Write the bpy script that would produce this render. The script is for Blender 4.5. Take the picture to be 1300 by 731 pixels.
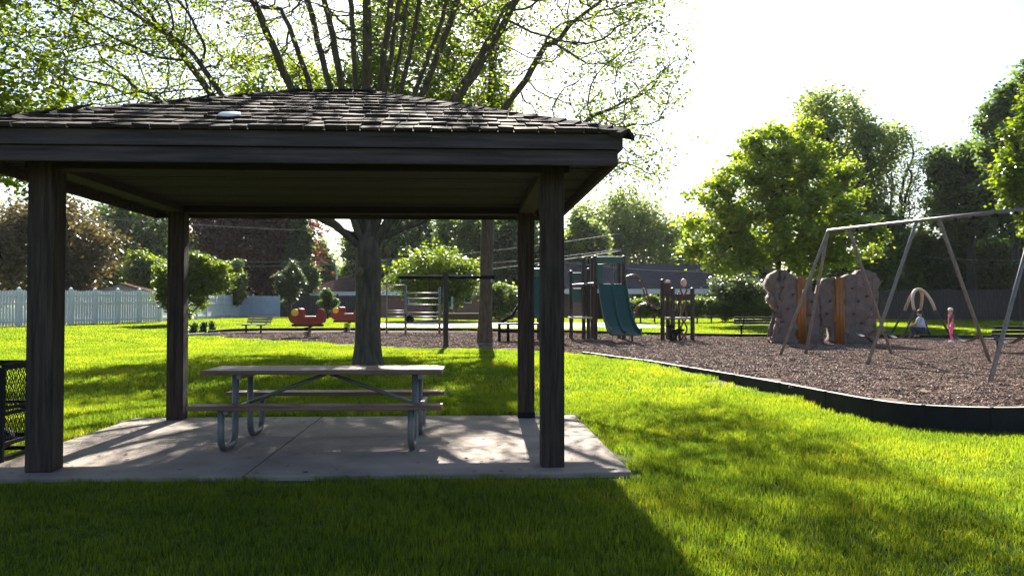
import bpy, bmesh, math, random
import numpy as np
from mathutils import Vector, Matrix, Euler
R = math.radians
random.seed(7); rng = np.random.default_rng(11)
for o in list(bpy.data.objects): bpy.data.objects.remove(o)
scn = bpy.context.scene
COL = scn.collection

# ------------------------------------------------------------------ camera, sky, sun, exposure
EYE, F, CX, HY = 1.45, 1080.0, 650.0, 390.0
cam_d = bpy.data.cameras.new('camera'); cam = bpy.data.objects.new('camera', cam_d); COL.objects.link(cam)
cam.location = (0, 0, EYE); cam.rotation_euler = (R(90 + 1.3), 0, 0)
cam_d.sensor_width = 36; cam_d.lens = 36 * F / 1300; cam_d.clip_start = 0.05; cam_d.clip_end = 3000
scn.camera = cam
SUN_EL, SUN_AZ = 34.5, -1.5                    # azimuth in degrees to the right of the view direction (+Y)
w = bpy.data.worlds.new('World'); scn.world = w; w.use_nodes = True
nt = w.node_tree; bg = nt.nodes['Background']; sky = nt.nodes.new('ShaderNodeTexSky')
sky.sky_type = 'NISHITA'; sky.sun_disc = False
sky.sun_elevation = R(SUN_EL); sky.sun_rotation = R(SUN_AZ)
sky.air_density = 1.0; sky.dust_density = 1.0; sky.ozone_density = 1.0
nt.links.new(sky.outputs[0], bg.inputs[0]); bg.inputs[1].default_value = 0.05
sd = bpy.data.lights.new('sun', 'SUN'); sd.energy = 5.0; sd.angle = R(0.55); sd.color = (1.0, 0.93, 0.80)
so = bpy.data.objects.new('sun', sd); COL.objects.link(so)
dv = Vector((math.sin(R(SUN_AZ)) * math.cos(R(SUN_EL)), math.cos(R(SUN_AZ)) * math.cos(R(SUN_EL)), math.sin(R(SUN_EL))))
so.rotation_euler = dv.to_track_quat('Z', 'Y').to_euler(); so.location = (0, 0, 30)
vs = scn.view_settings; vs.view_transform = 'Standard'; vs.look = 'None'; vs.gamma = 1; vs.exposure = 2.0
scn.render.engine = 'CYCLES'
scn.cycles.max_bounces = 8; scn.cycles.diffuse_bounces = 3; scn.cycles.transmission_bounces = 4
scn.cycles.transparent_max_bounces = 8; scn.cycles.glossy_bounces = 2

# ------------------------------------------------------------------ terrain heights and pixel helpers
def lawn_h(d):
    t = min(max((d - 9) / 10.0, 0), 1); s = t * t * (3 - 2 * t)
    return 0.25 * s + 0.013 * min(max(d - 20, 0), 30)
def mulch_h(d): return max(0.26, lawn_h(d) + 0.03)
def at(px, py, hf=mulch_h, dz=0.0):
    """the ground point under a pixel of the photograph"""
    lo, hi = 3.0, 200.0
    for _ in range(50):
        m = (lo + hi) / 2
        if EYE - (py - HY) / F * m > hf(m) + dz: lo = m
        else: hi = m
    return Vector(((px - CX) / F * lo, lo, hf(lo) + dz))
def P(px, py, d): return Vector(((px - CX) / F * d, d, EYE + (HY - py) / F * d))
def X(px, d): return (px - CX) / F * d

# ------------------------------------------------------------------ materials
MATS = {}
def mat(name, col, rough=0.7, var=0.25, scale=6.0, bump=0.0, bscale=None, metal=0.0, spec=0.5, col2=None, stretch=None, detail=4):
    if name in MATS: return MATS[name]
    m = bpy.data.materials.new(name); m.use_nodes = True; n = m.node_tree; b = n.nodes['Principled BSDF']
    b.inputs['Roughness'].default_value = rough; b.inputs['Metallic'].default_value = metal
    b.inputs['Specular IOR Level'].default_value = spec
    tc = n.nodes.new('ShaderNodeTexCoord'); mp = n.nodes.new('ShaderNodeMapping')
    n.links.new(tc.outputs['Object'], mp.inputs['Vector'])
    if stretch: mp.inputs['Scale'].default_value = stretch
    no = n.nodes.new('ShaderNodeTexNoise'); no.inputs['Scale'].default_value = scale; no.inputs['Detail'].default_value = detail
    n.links.new(mp.outputs[0], no.inputs['Vector'])
    cr = n.nodes.new('ShaderNodeValToRGB'); c = np.array(col)
    a = c * (1 - var); z = np.clip(c * (1 + var), 0, 1) if col2 is None else np.array(col2)
    cr.color_ramp.elements[0].position = .3; cr.color_ramp.elements[1].position = .7
    cr.color_ramp.elements[0].color = (*a, 1); cr.color_ramp.elements[1].color = (*z, 1)
    n.links.new(no.outputs[0], cr.inputs[0]); n.links.new(cr.outputs[0], b.inputs['Base Color'])
    if bump > 0:
        bn = n.nodes.new('ShaderNodeTexNoise'); bn.inputs['Scale'].default_value = bscale or scale * 3; bn.inputs['Detail'].default_value = 5
        n.links.new(mp.outputs[0], bn.inputs['Vector'])
        bp = n.nodes.new('ShaderNodeBump'); bp.inputs['Strength'].default_value = bump; bp.inputs['Distance'].default_value = 0.02
        n.links.new(bn.outputs[0], bp.inputs['Height']); n.links.new(bp.outputs[0], b.inputs['Normal'])
    MATS[name] = m; return m
def leaf_mat(name, c1, c2, trans=0.5, scale=0.6, tint=(1.25, 1.3, .5), gloss=0.06, dry=None):
    if name in MATS: return MATS[name]
    m = bpy.data.materials.new(name); m.use_nodes = True; n = m.node_tree; n.nodes.clear()
    out = n.nodes.new('ShaderNodeOutputMaterial'); ge = n.nodes.new('ShaderNodeNewGeometry')
    no = n.nodes.new('ShaderNodeTexNoise'); no.inputs['Scale'].default_value = scale; no.inputs['Detail'].default_value = 3
    n.links.new(ge.outputs['Position'], no.inputs['Vector'])
    ad = n.nodes.new('ShaderNodeMath'); ad.operation = 'MULTIPLY_ADD'; ad.inputs[1].default_value = .5
    n.links.new(ge.outputs['Random Per Island'], ad.inputs[0])
    sb = n.nodes.new('ShaderNodeMath'); sb.operation = 'SUBTRACT'; sb.inputs[1].default_value = .25
    n.links.new(no.outputs[0], sb.inputs[0]); n.links.new(sb.outputs[0], ad.inputs[2])
    cr = n.nodes.new('ShaderNodeValToRGB'); cr.color_ramp.elements[0].position = .25; cr.color_ramp.elements[1].position = .75
    cr.color_ramp.elements[0].color = (*c1, 1); cr.color_ramp.elements[1].color = (*c2, 1)
    if dry: e3 = cr.color_ramp.elements.new(.90); e3.color = (*dry, 1)
    n.links.new(ad.outputs[0], cr.inputs[0])
    df = n.nodes.new('ShaderNodeBsdfDiffuse'); tr = n.nodes.new('ShaderNodeBsdfTranslucent'); gl = n.nodes.new('ShaderNodeBsdfGlossy')
    gl.inputs['Roughness'].default_value = .35; gl.inputs['Color'].default_value = (.9, .95, 1, 1)
    mx = n.nodes.new('ShaderNodeMix'); mx.data_type = 'RGBA'; mx.blend_type = 'MULTIPLY'; mx.inputs[0].default_value = 1
    n.links.new(cr.outputs[0], mx.inputs[6]); mx.inputs[7].default_value = (*tint, 1)
    n.links.new(cr.outputs[0], df.inputs[0]); n.links.new(mx.outputs[2], tr.inputs[0])
    m1 = n.nodes.new('ShaderNodeMixShader'); m1.inputs[0].default_value = trans
    n.links.new(df.outputs[0], m1.inputs[1]); n.links.new(tr.outputs[0], m1.inputs[2])
    m2 = n.nodes.new('ShaderNodeMixShader'); m2.inputs[0].default_value = gloss
    n.links.new(m1.outputs[0], m2.inputs[1]); n.links.new(gl.outputs[0], m2.inputs[2])
    n.links.new(m2.outputs[0], out.inputs[0]); MATS[name] = m; return m

L_YEL = leaf_mat('leaf_yellow_green', (.06, .10, .012), (.15, .19, .02), .62, tint=(2.0, 2.0, .4))
L_MAP = leaf_mat('leaf_maple', (.055, .09, .024), (.14, .175, .036), .6, tint=(2.4, 2.4, .6))
L_MID = leaf_mat('leaf_mid', (.06, .10, .035), (.14, .18, .055), .58, tint=(2.3, 2.3, .8))
L_DRK = leaf_mat('leaf_dark', (.045, .075, .035), (.105, .145, .06), .54, tint=(2.1, 2.2, .9), gloss=.04)
L_BRZ = leaf_mat('leaf_bronze', (.045, .028, .025), (.14, .075, .045), .5, tint=(1.4, .9, .6), gloss=.04)
L_OLV = leaf_mat('leaf_olive', (.06, .055, .025), (.14, .12, .045), .5, tint=(1.3, 1.1, .6))
L_YMA = leaf_mat('leaf_young_maple', (.065, .11, .024), (.20, .235, .04), .64, scale=.9, tint=(2.6, 2.6, .6))
L_SFT = leaf_mat('leaf_soft', (.08, .12, .05), (.18, .21, .085), .58, tint=(2.4, 2.4, 1.0))
L_PAL = leaf_mat('leaf_pale', (.07, .10, .04), (.13, .16, .07), .45, tint=(1.1, 1.2, .8))
L_GRS = leaf_mat('grass_blade', (.013, .029, .015), (.039, .061, .018), .68, scale=.9, tint=(8.8, 7.0, .9), gloss=.01, dry=(.066, .062, .03))
BARK = mat('bark', (.088, .070, .054), .95, .45, 5, .9, 14, stretch=(3, 3, .6))
BARK2 = mat('bark_dark', (.03, .025, .022), .95, .4, 5, .8, 14, stretch=(3, 3, .6))
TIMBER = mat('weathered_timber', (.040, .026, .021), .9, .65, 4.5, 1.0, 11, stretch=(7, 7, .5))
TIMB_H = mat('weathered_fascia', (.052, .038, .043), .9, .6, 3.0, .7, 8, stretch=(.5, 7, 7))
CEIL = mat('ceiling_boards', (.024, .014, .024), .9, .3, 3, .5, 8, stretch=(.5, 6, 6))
def shake_mat():
    m = bpy.data.materials.new('cedar_shake'); m.use_nodes = True; n = m.node_tree; b = n.nodes['Principled BSDF']
    ge = n.nodes.new('ShaderNodeNewGeometry'); tc = n.nodes.new('ShaderNodeTexCoord')
    mp = n.nodes.new('ShaderNodeMapping'); mp.inputs['Scale'].default_value = (30, 3, 30); n.links.new(tc.outputs['Object'], mp.inputs[0])
    no = n.nodes.new('ShaderNodeTexNoise'); no.inputs['Scale'].default_value = 1; no.inputs['Detail'].default_value = 5; n.links.new(mp.outputs[0], no.inputs[0])
    cr = n.nodes.new('ShaderNodeValToRGB'); cr.color_ramp.elements[0].color = (.010, .008, .008, 1); cr.color_ramp.elements[1].color = (.055, .037, .033, 1)
    mx = n.nodes.new('ShaderNodeMath'); mx.operation = 'MULTIPLY_ADD'; mx.inputs[1].default_value = .6
    n.links.new(ge.outputs['Random Per Island'], mx.inputs[0])
    m3 = n.nodes.new('ShaderNodeMath'); m3.operation = 'MULTIPLY'; m3.inputs[1].default_value = .5; n.links.new(no.outputs[0], m3.inputs[0]); n.links.new(m3.outputs[0], mx.inputs[2])
    n.links.new(mx.outputs[0], cr.inputs[0]); n.links.new(cr.outputs[0], b.inputs['Base Color']); b.inputs['Roughness'].default_value = .9; b.inputs['Specular IOR Level'].default_value = .2
    bp = n.nodes.new('ShaderNodeBump'); bp.inputs['Strength'].default_value = .6; bp.inputs['Distance'].default_value = .01
    n.links.new(no.outputs[0], bp.inputs['Height']); n.links.new(bp.outputs[0], b.inputs['Normal']); return m
SHAKE = shake_mat()
CONC = mat('concrete', (.26, .212, .182), .9, .32, 1.6, .45, 60, detail=12)
PATHC = mat('pale_concrete', (.55, .50, .45), .9, .08, 2, .1, 30)
STEEL = mat('galvanised_steel', (.145, .148, .155), .5, .2, 8, .1, 30, metal=.35)
PLANK = mat('brown_plank', (.15, .075, .062), .5, .35, 5, .3, 12, stretch=(.6, 6, 6))
BLACK = mat('black_coated_metal', (.012, .012, .013), .8, .3, 10, spec=.2)
KERB = mat('dark_kerb_timber', (.009, .009, .010), .9, .4, 5, .4, 20)
KERBT = mat('pale_kerb_sun_glare', (.42, .38, .34), .7, .3, 7, .3, 30)  # pale colour paints sun glare on the dark kerb top; reused for loose lengths
WHITE = mat('white_vinyl', (.66, .69, .73), .45, .05, 3)
BLUEW = mat('pale_blue_panel', (.50, .58, .72), .5, .08, 2)
DFENCE = mat('dark_board', (.055, .045, .05), .9, .4, 3, .3, 10, stretch=(6, 6, .5))
BRICK = None
ROOFB = mat('blue_grey_shingle', (.018, .020, .030), 1, .25, 3, 0, 25, spec=0)
ROOFR = mat('brown_shingle', (.09, .06, .055), 1, .25, 3, 0, 25, spec=0)
BROWNP = mat('dark_brown_post', (.022, .013, .012), .5, .2, 8)
TEAL = mat('teal_plastic', (.006, .060, .056), .38, .12, 2)
REDP = mat('red_plastic', (.20, .014, .012), .4, .15, 4)
ORNG = mat('orange_plastic', (.70, .19, .02), .4, .12, 4)
YELP = mat('yellow_plastic', (.75, .42, .02), .4, .12, 4)
GLASS = mat('window_glass', (.03, .045, .06), .12, .2, 2)
ROCK = mat('climbing_rock', (.135, .104, .102), .95, .22, 5, 1.0, 12, detail=8)
TAN = mat('tan_plastic', (.55, .38, .27), .5, .1, 4)
RUBBER = mat('black_rubber', (.02, .02, .022), .6, .2, 6)
def brick_mat():
    m = bpy.data.materials.new('red_brick'); m.use_nodes = True; n = m.node_tree; b = n.nodes['Principled BSDF']
    tc = n.nodes.new('ShaderNodeTexCoord'); mp = n.nodes.new('ShaderNodeMapping'); mp.inputs['Rotation'].default_value = (R(90), 0, 0)
    br = n.nodes.new('ShaderNodeTexBrick'); br.inputs['Scale'].default_value = 4
    br.inputs['Color1'].default_value = (.26, .10, .07, 1); br.inputs['Color2'].default_value = (.18, .07, .055, 1); br.inputs['Mortar'].default_value = (.3, .27, .24, 1)
    n.links.new(tc.outputs['Object'], mp.inputs[0]); n.links.new(mp.outputs[0], br.inputs[0]); n.links.new(br.outputs[0], b.inputs['Base Color'])
    b.inputs['Roughness'].default_value = .9; return m
BRICK = brick_mat()

# ------------------------------------------------------------------ mesh helpers
class MB:
    def __init__(s): s.v = []; s.f = []; s.mi = []
    def add(s, vs, fs, mi=0):
        o = len(s.v); s.v += [tuple(v) for v in vs]; s.f += [tuple(o + i for i in f) for f in fs]; s.mi += [mi] * len(fs); return s
    def box(s, c, d, rot=None, mi=0):
        vs = []
        for dz in (-.5, .5):
            for (dx, dy) in ((-.5, -.5), (.5, -.5), (.5, .5), (-.5, .5)):
                v = Vector((dx * d[0], dy * d[1], dz * d[2]))
                if rot is not None: v = rot @ v
                vs.append(v + Vector(c))
        return s.add(vs, [(3, 2, 1, 0), (4, 5, 6, 7), (0, 1, 5, 4), (1, 2, 6, 5), (2, 3, 7, 6), (3, 0, 4, 7)], mi)
    def beam(s, a, b, wd, ht, mi=0):
        a = Vector(a); b = Vector(b); d = b - a; q = d.to_track_quat('X', 'Z').to_matrix()
        return s.box((a + b) / 2, (d.length, wd, ht), q, mi)
    def tube(s, pts, r, n=8, cap=True, mi=0):
        pts = [Vector(p) for p in pts]; rs = r if isinstance(r, (list, tuple, np.ndarray)) else [r] * len(pts)
        o = len(s.v); prev = None; 
        for i, p in enumerate(pts):
            t = (pts[min(i + 1, len(pts) - 1)] - pts[max(i - 1, 0)])
            if t.length < 1e-9: t = Vector((0, 0, 1))
            t.normalize()
            if prev is None:
                u = t.cross(Vector((0, 0, 1)))
                if u.length < .05: u = t.cross(Vector((1, 0, 0)))
            else: u = prev - t * prev.dot(t)
            u.normalize(); prev = u; w2 = t.cross(u)
            for k in range(n):
                a = 2 * math.pi * k / n
                s.v.append(tuple(p + (u * math.cos(a) + w2 * math.sin(a)) * rs[i]))
        for i in range(len(pts) - 1):
            for k in range(n):
                k2 = (k + 1) % n
                s.f.append((o + i * n + k, o + i * n + k2, o + (i + 1) * n + k2, o + (i + 1) * n + k)); s.mi.append(mi)
        if cap:
            s.f.append(tuple(o + k for k in range(n))[::-1]); s.mi.append(mi)
            s.f.append(tuple(o + (len(pts) - 1) * n + k for k in range(n))); s.mi.append(mi)
        return s
    def ell(s, c, r, nu=12, nv=8, rot=None, mi=0):
        vs = []; fs = []
        for j in range(nv + 1):
            th = math.pi * j / nv
            for i in range(nu):
                ph = 2 * math.pi * i / nu
                v = Vector((r[0] * math.sin(th) * math.cos(ph), r[1] * math.sin(th) * math.sin(ph), r[2] * math.cos(th)))
                if rot is not None: v = rot @ v
                vs.append(v + Vector(c))
        for j in range(nv):
            for i in range(nu):
                fs.append((j * nu + i, (j + 1) * nu + i, (j + 1) * nu + (i + 1) % nu, j * nu + (i + 1) % nu))
        return s.add(vs, fs, mi)
    def prism(s, poly, y0, y1, mi=0):      # outline in x,z extruded along y
        n = len(poly)
        vs = [(x, y0, z) for x, z in poly] + [(x, y1, z) for x, z in poly]
        return s.add(vs, [tuple(range(n)), tuple(range(2 * n - 1, n - 1, -1))] + [(i, i + n, (i + 1) % n + n, (i + 1) % n) for i in range(n)], mi)
    def build(s, name, mt, parent=None, smooth=False, bevel=0.0, loc=None):
        me = bpy.data.meshes.new(name); me.from_pydata(s.v, [], s.f)
        mts = mt if isinstance(mt, (list, tuple)) else [mt]
        for m in mts: me.materials.append(m)
        if len(mts) > 1: me.polygons.foreach_set('material_index', s.mi)
        if smooth: me.polygons.foreach_set('use_smooth', [True] * len(me.polygons))
        bmx = bmesh.new(); bmx.from_mesh(me); bmesh.ops.recalc_face_normals(bmx, faces=bmx.faces); bmx.to_mesh(me); bmx.free()
        o = bpy.data.objects.new(name, me); COL.objects.link(o)
        if parent is not None: o.parent = parent
        if loc is not None: o.location = loc
        if bevel: b = o.modifiers.new('bevel', 'BEVEL'); b.width = bevel; b.segments = 2; b.limit_method = 'ANGLE'
        return o
def tag(o, label=None, cat=None, group=None, kind=None):
    if label: o['label'] = label
    if cat: o['category'] = cat
    if group: o['group'] = group
    if kind: o['kind'] = kind
    return o
def empty(name, loc=(0, 0, 0), rz=0, label=None, cat=None, group=None):
    o = bpy.data.objects.new(name, None); COL.objects.link(o); o.location = loc; o.rotation_euler = (0, 0, rz); o.empty_display_size = .2
    return tag(o, label, cat, group)
def copy_tree(o, parent=None):
    c = o.copy(); COL.objects.link(c); c.parent = parent
    for ch in [x for x in bpy.data.objects if x.parent == o]: copy_tree(ch, c)
    return c
def raw_mesh(name, V, Fq, mt, parent=None, smooth=False):
    me = bpy.data.meshes.new(name); V = np.asarray(V, dtype=np.float32); Fq = np.asarray(Fq, dtype=np.int32)
    k = Fq.shape[1]
    me.vertices.add(len(V)); me.vertices.foreach_set('co', V.ravel())
    me.loops.add(Fq.size); me.loops.foreach_set('vertex_index', Fq.ravel())
    me.polygons.add(len(Fq)); me.polygons.foreach_set('loop_start', np.arange(0, Fq.size, k, dtype=np.int32)); me.polygons.foreach_set('loop_total', np.full(len(Fq), k, dtype=np.int32))
    me.update(calc_edges=True); me.validate(); me.materials.append(mt)
    if smooth: me.polygons.foreach_set('use_smooth', [True] * len(me.polygons))
    o = bpy.data.objects.new(name, me)
    if parent != 'none': COL.objects.link(o)
    if parent is not None and parent != 'none': o.parent = parent
    return o
def arc(c, r, a0, a1, n=8, axis='xz'):
    out = []
    for i in range(n + 1):
        a = R(a0 + (a1 - a0) * i / n); p, q = r * math.cos(a), r * math.sin(a)
        out.append(Vector((c[0] + p, c[1], c[2] + q)) if axis == 'xz' else Vector((c[0], c[1] + p, c[2] + q)))
    return out

# ------------------------------------------------------------------ ground sheet
MULCH_PX_FRONT = [(1560, 506), (1430, 514), (1300, 517.5), (1220, 517), (1150, 513), (1100, 506.5), (1050, 497.5), (1000, 488), (950, 479), (900, 470.5), (850, 462.5), (800, 455), (740, 447),
                  (690, 443), (600, 441), (500, 439.5), (430, 436), (370, 431), (310, 428), (262, 426)]
MULCH_PX_BACK = [(266, 422), (300, 419.5), (370, 418.5), (480, 418.5), (600, 419), (700, 421), (800, 423.5), (900, 426), (1000, 427), (1130, 428), (1300, 429), (1560, 431)]
front = [at(x, y, mulch_h, .02) for x, y in MULCH_PX_FRONT]; back = [at(x, y, mulch_h, .02) for x, y in MULCH_PX_BACK]
def spline(pts, k=6):
    out = []
    for i in range(len(pts) - 1):
        p0, p1, p2, p3 = pts[max(i - 1, 0)], pts[i], pts[i + 1], pts[min(i + 2, len(pts) - 1)]
        for j in range(k):
            t = j / k
            out.append(.5 * ((2 * p1) + (p2 - p0) * t + (2 * p0 - 5 * p1 + 4 * p2 - p3) * t * t + (-p0 + 3 * p1 - 3 * p2 + p3) * t ** 3))
    out.append(pts[-1]); return out
frontS, backS = spline(front), spline(back)
poly = np.array([(p.x, p.y) for p in frontS + backS])
def inpoly(x, y, pl):
    x = np.asarray(x); y = np.asarray(y); ins = np.zeros(x.shape, bool); j = len(pl) - 1
    for i in range(len(pl)):
        xi, yi, xj, yj = pl[i][0], pl[i][1], pl[j][0], pl[j][1]
        c = ((yi > y) != (yj > y)) & (x < (xj - xi) * (y - yi) / (yj - yi + 1e-12) + xi)
        ins ^= c; j = i
    return ins
def ground_mat():
    m = bpy.data.materials.new('lawn_soil'); m.use_nodes = True; n = m.node_tree; b = n.nodes['Principled BSDF']
    tc = n.nodes.new('ShaderNodeTexCoord')
    a = n.nodes.new('ShaderNodeTexNoise'); a.inputs['Scale'].default_value = .35; a.inputs['Detail'].default_value = 8
    c = n.nodes.new('ShaderNodeTexNoise'); c.inputs['Scale'].default_value = 18; c.inputs['Detail'].default_value = 6
    n.links.new(tc.outputs['Object'], a.inputs[0]); n.links.new(tc.outputs['Object'], c.inputs[0])
    mx = n.nodes.new('ShaderNodeMath'); mx.operation = 'MULTIPLY_ADD'; mx.inputs[1].default_value = .55; n.links.new(a.outputs[0], mx.inputs[0])
    m2 = n.nodes.new('ShaderNodeMath'); m2.operation = 'MULTIPLY'; m2.inputs[1].default_value = .45; n.links.new(c.outputs[0], m2.inputs[0]); n.links.new(m2.outputs[0], mx.inputs[2])
    cr = n.nodes.new('ShaderNodeValToRGB'); cr.color_ramp.elements[0].position = .35; cr.color_ramp.elements[1].position = .65
    cr.color_ramp.elements[0].color = (.03, .05, .010, 1); cr.color_ramp.elements[1].color = (.09, .12, .018, 1)
    n.links.new(mx.outputs[0], cr.inputs[0]); n.links.new(cr.outputs[0], b.inputs['Base Color']); b.inputs['Roughness'].default_value = 1; b.inputs['Specular IOR Level'].default_value = .1
    return m
xs = np.concatenate([np.linspace(-900, -60, 12), np.linspace(-50, 50, 81), np.linspace(60, 900, 12)])
ys = np.concatenate([np.linspace(-300, -20, 6), np.arange(-10, 60, 1.0), np.linspace(64, 1500, 14)])
GV = [(x, y, lawn_h(y) + (0.012 * math.sin(x * 1.7 + y * .6) * math.sin(y * 1.3 - x * .4) if 0 < y < 60 and abs(x) < 50 else 0)) for y in ys for x in xs]
nx = len(xs); GF = [(j * nx + i, j * nx + i + 1, (j + 1) * nx + i + 1, (j + 1) * nx + i) for j in range(len(ys) - 1) for i in range(nx - 1)]
g = raw_mesh('ground', GV, GF, ground_mat(), smooth=True); tag(g, kind='structure')

def mulch_mat():
    m = bpy.data.materials.new('wood_chip_mulch'); m.use_nodes = True; n = m.node_tree; b = n.nodes['Principled BSDF']
    tc = n.nodes.new('ShaderNodeTexCoord'); mp = n.nodes.new('ShaderNodeMapping'); mp.inputs['Scale'].default_value = (1, 1, 0); n.links.new(tc.outputs['Object'], mp.inputs[0])
    v = n.nodes.new('ShaderNodeTexVoronoi'); v.inputs['Scale'].default_value = 28; n.links.new(mp.outputs[0], v.inputs[0])
    no = n.nodes.new('ShaderNodeTexNoise'); no.inputs['Scale'].default_value = .8; no.inputs['Detail'].default_value = 6; n.links.new(mp.outputs[0], no.inputs[0])
    hs = n.nodes.new('ShaderNodeSeparateColor'); n.links.new(v.outputs['Color'], hs.inputs[0])
    ad = n.nodes.new('ShaderNodeMath'); ad.operation = 'MULTIPLY_ADD'; ad.inputs[1].default_value = .7; n.links.new(hs.outputs[0], ad.inputs[0])
    m2 = n.nodes.new('ShaderNodeMath'); m2.operation = 'MULTIPLY'; m2.inputs[1].default_value = .35; n.links.new(no.outputs[0], m2.inputs[0]); n.links.new(m2.outputs[0], ad.inputs[2])
    cr = n.nodes.new('ShaderNodeValToRGB'); cr.color_ramp.elements[0].color = (.05, .035, .030, 1); cr.color_ramp.elements[1].color = (.19, .135, .115, 1)
    n.links.new(ad.outputs[0], cr.inputs[0]); n.links.new(cr.outputs[0], b.inputs['Base Color']); b.inputs['Roughness'].default_value = 1; b.inputs['Specular IOR Level'].default_value = .1
    bp = n.nodes.new('ShaderNodeBump'); bp.inputs['Strength'].default_value = .4; bp.inputs['Distance'].default_value = .03
    n.links.new(v.outputs['Distance'], bp.inputs['Height']); n.links.new(bp.outputs[0], b.inputs['Normal']); return m
MULCH = mulch_mat()
bm = bmesh.new(); vs_ = [bm.verts.new((p[0], p[1], 0)) for p in poly]; bm.faces.new(vs_)
bmesh.ops.triangulate(bm, faces=bm.faces)
for yy in np.arange(9, 42, 1.0):
    bmesh.ops.bisect_plane(bm, geom=bm.verts[:] + bm.edges[:] + bm.faces[:], plane_co=(0, yy, 0), plane_no=(0, 1, 0))
for xx in np.arange(-14, 24, 1.0):
    bmesh.ops.bisect_plane(bm, geom=bm.verts[:] + bm.edges[:] + bm.faces[:], plane_co=(xx, 0, 0), plane_no=(1, 0, 0))
for v in bm.verts: v.co.z = mulch_h(v.co.y) - .012 + .010 * math.sin(v.co.x * 2.1 + 1) * math.sin(v.co.y * 1.7)
bmesh.ops.recalc_face_normals(bm, faces=bm.faces)
me = bpy.data.meshes.new('mulch_bed'); bm.to_mesh(me); bm.free(); me.materials.append(MULCH)
for p in me.polygons: p.use_smooth = True
if me.polygons[0].normal.z < 0: me.flip_normals()
mo = bpy.data.objects.new('mulch_bed', me); COL.objects.link(mo); tag(mo, kind='structure')

def ribbon(name, pts, wd, zt, zb, mt, lbl, cat, cap=None):
    pts = [Vector((p.x, p.y, 0)) for p in pts]; n = len(pts); m = MB(); vs = []
    for i, p in enumerate(pts):
        t = pts[min(i + 1, n - 1)] - pts[max(i - 1, 0)]; nr = Vector((-t.y, t.x, 0)).normalized() * wd / 2
        zz = zt(p.y); zl = zb(p.y)
        for q, z in ((p + nr, zl), (p + nr, zz), (p - nr, zz), (p - nr, zl)): vs.append((q.x, q.y, z))
    fs = []; mi = []
    for i in range(n - 1):
        a = i * 4; b = a + 4
        for k in range(3): m.f.append((a + k, a + k + 1, b + k + 1, b + k)); m.mi.append(1 if k == 1 else 0)
    m.v = vs; m.f.append((0, 1, 2, 3)); m.mi.append(0); e = (n - 1) * 4; m.f.append((e + 3, e + 2, e + 1, e)); m.mi.append(0)
    return tag(m.build(name, [mt, cap or mt]), lbl, cat)
kb = ribbon('kerb_edging', frontS[:13 * 6 - 5], .085, lambda d: mulch_h(d) + .035, lambda d: lawn_h(d) - .1, KERB, 'long curved dark kerb with sun glare painted pale on its top between wood chips and front lawn', 'kerb', KERBT)
for i in range(8, 13 * 6 - 6, 7):
    p, q = frontS[i], frontS[i + 1]; a_ = math.atan2(q.y - p.y, q.x - p.x); zt_ = mulch_h(p.y) + .040; zb_ = lawn_h(p.y) - .05
    MB().box((p.x, p.y, (zt_ + zb_) / 2), (.035, .10, zt_ - zb_), Matrix.Rotation(a_, 3, 'Z')).build('joint_strap', KERB, kb)
ribbon('kerb_edging', backS, .12, lambda d: mulch_h(d) + .10, lambda d: lawn_h(d) - .1, KERB, 'straight dark kerb along the far side of the wood chips before the far lawn', 'kerb')
m = MB(); pts = [(478, 409.5), (620, 409.5), (770, 409.3), (830, 412.5), (845, 415)]; pb = [(478, 415.5), (600, 416), (700, 417), (770, 417), (845, 418)]
vs_ = [at(x, y, lawn_h, .035) for x, y in pts] + [at(x, y, lawn_h, .035) for x, y in pb][::-1]
m.v = [tuple(v) for v in vs_]; m.f = [(0, 1, 8, 9), (1, 2, 7, 8), (2, 3, 6, 7), (3, 4, 5, 6)]; m.mi = [0] * 4
tag(m.build('path', PATHC), kind='structure')

# ------------------------------------------------------------------ pavilion
PYAW = R(3.0); PC = Vector((-1.93, 9.17, 0)); ROT = Matrix.Rotation(PYAW, 3, 'Z')
pav = empty('picnic_shelter', PC, PYAW, 'dark weathered timber picnic shelter with a low hipped shake roof on four square posts', 'shelter')
SL = .045
m = MB(); jx = [-2.78, -.42, 2.86]; jy = [-2.02, .1, 1.86]
for i in range(2):
    for j in range(2):
        m.box(((jx[i] + jx[i + 1]) / 2, (jy[j] + jy[j + 1]) / 2, SL / 2 - .1), (jx[i + 1] - jx[i] - .014, jy[j + 1] - jy[j] - .014, SL + .2))
m.box(((jx[0] + jx[2]) / 2, (jy[0] + jy[2]) / 2, -.08), (jx[2] - jx[0] - .02, jy[2] - jy[0] - .02, .2))
sl = m.build('patio_slab', CONC, bevel=.008); sl.location = PC; sl.rotation_euler = (0, 0, PYAW); tag(sl, kind='structure')
PXW, PYW = 2.20, 1.68; BZ = 2.63
for sx in (-1, 1):
    for sy in (-1, 1):
        pw = .205 if sx > 0 or sy > 0 else .225
        m = MB(); m.box((sx * PXW, sy * PYW, (SL + 2.70) / 2), (pw, pw, 2.70 - SL))
        po = m.build('post', TIMBER, pav, bevel=.012)
        if sx > 0 and sy > 0: b2 = MB(); b2.box((sx * PXW, sy * PYW, SL + .035), (pw + .012, pw + .012, .07)); b2.build('base_plate', BLACK, po)
EX, EY = 2.68, 2.23
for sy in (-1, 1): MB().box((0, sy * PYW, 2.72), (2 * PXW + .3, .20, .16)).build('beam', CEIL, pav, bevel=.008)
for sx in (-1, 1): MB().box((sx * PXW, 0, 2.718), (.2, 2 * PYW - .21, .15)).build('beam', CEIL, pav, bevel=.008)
m = MB(); k = 0; y = -EY + .04
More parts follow.
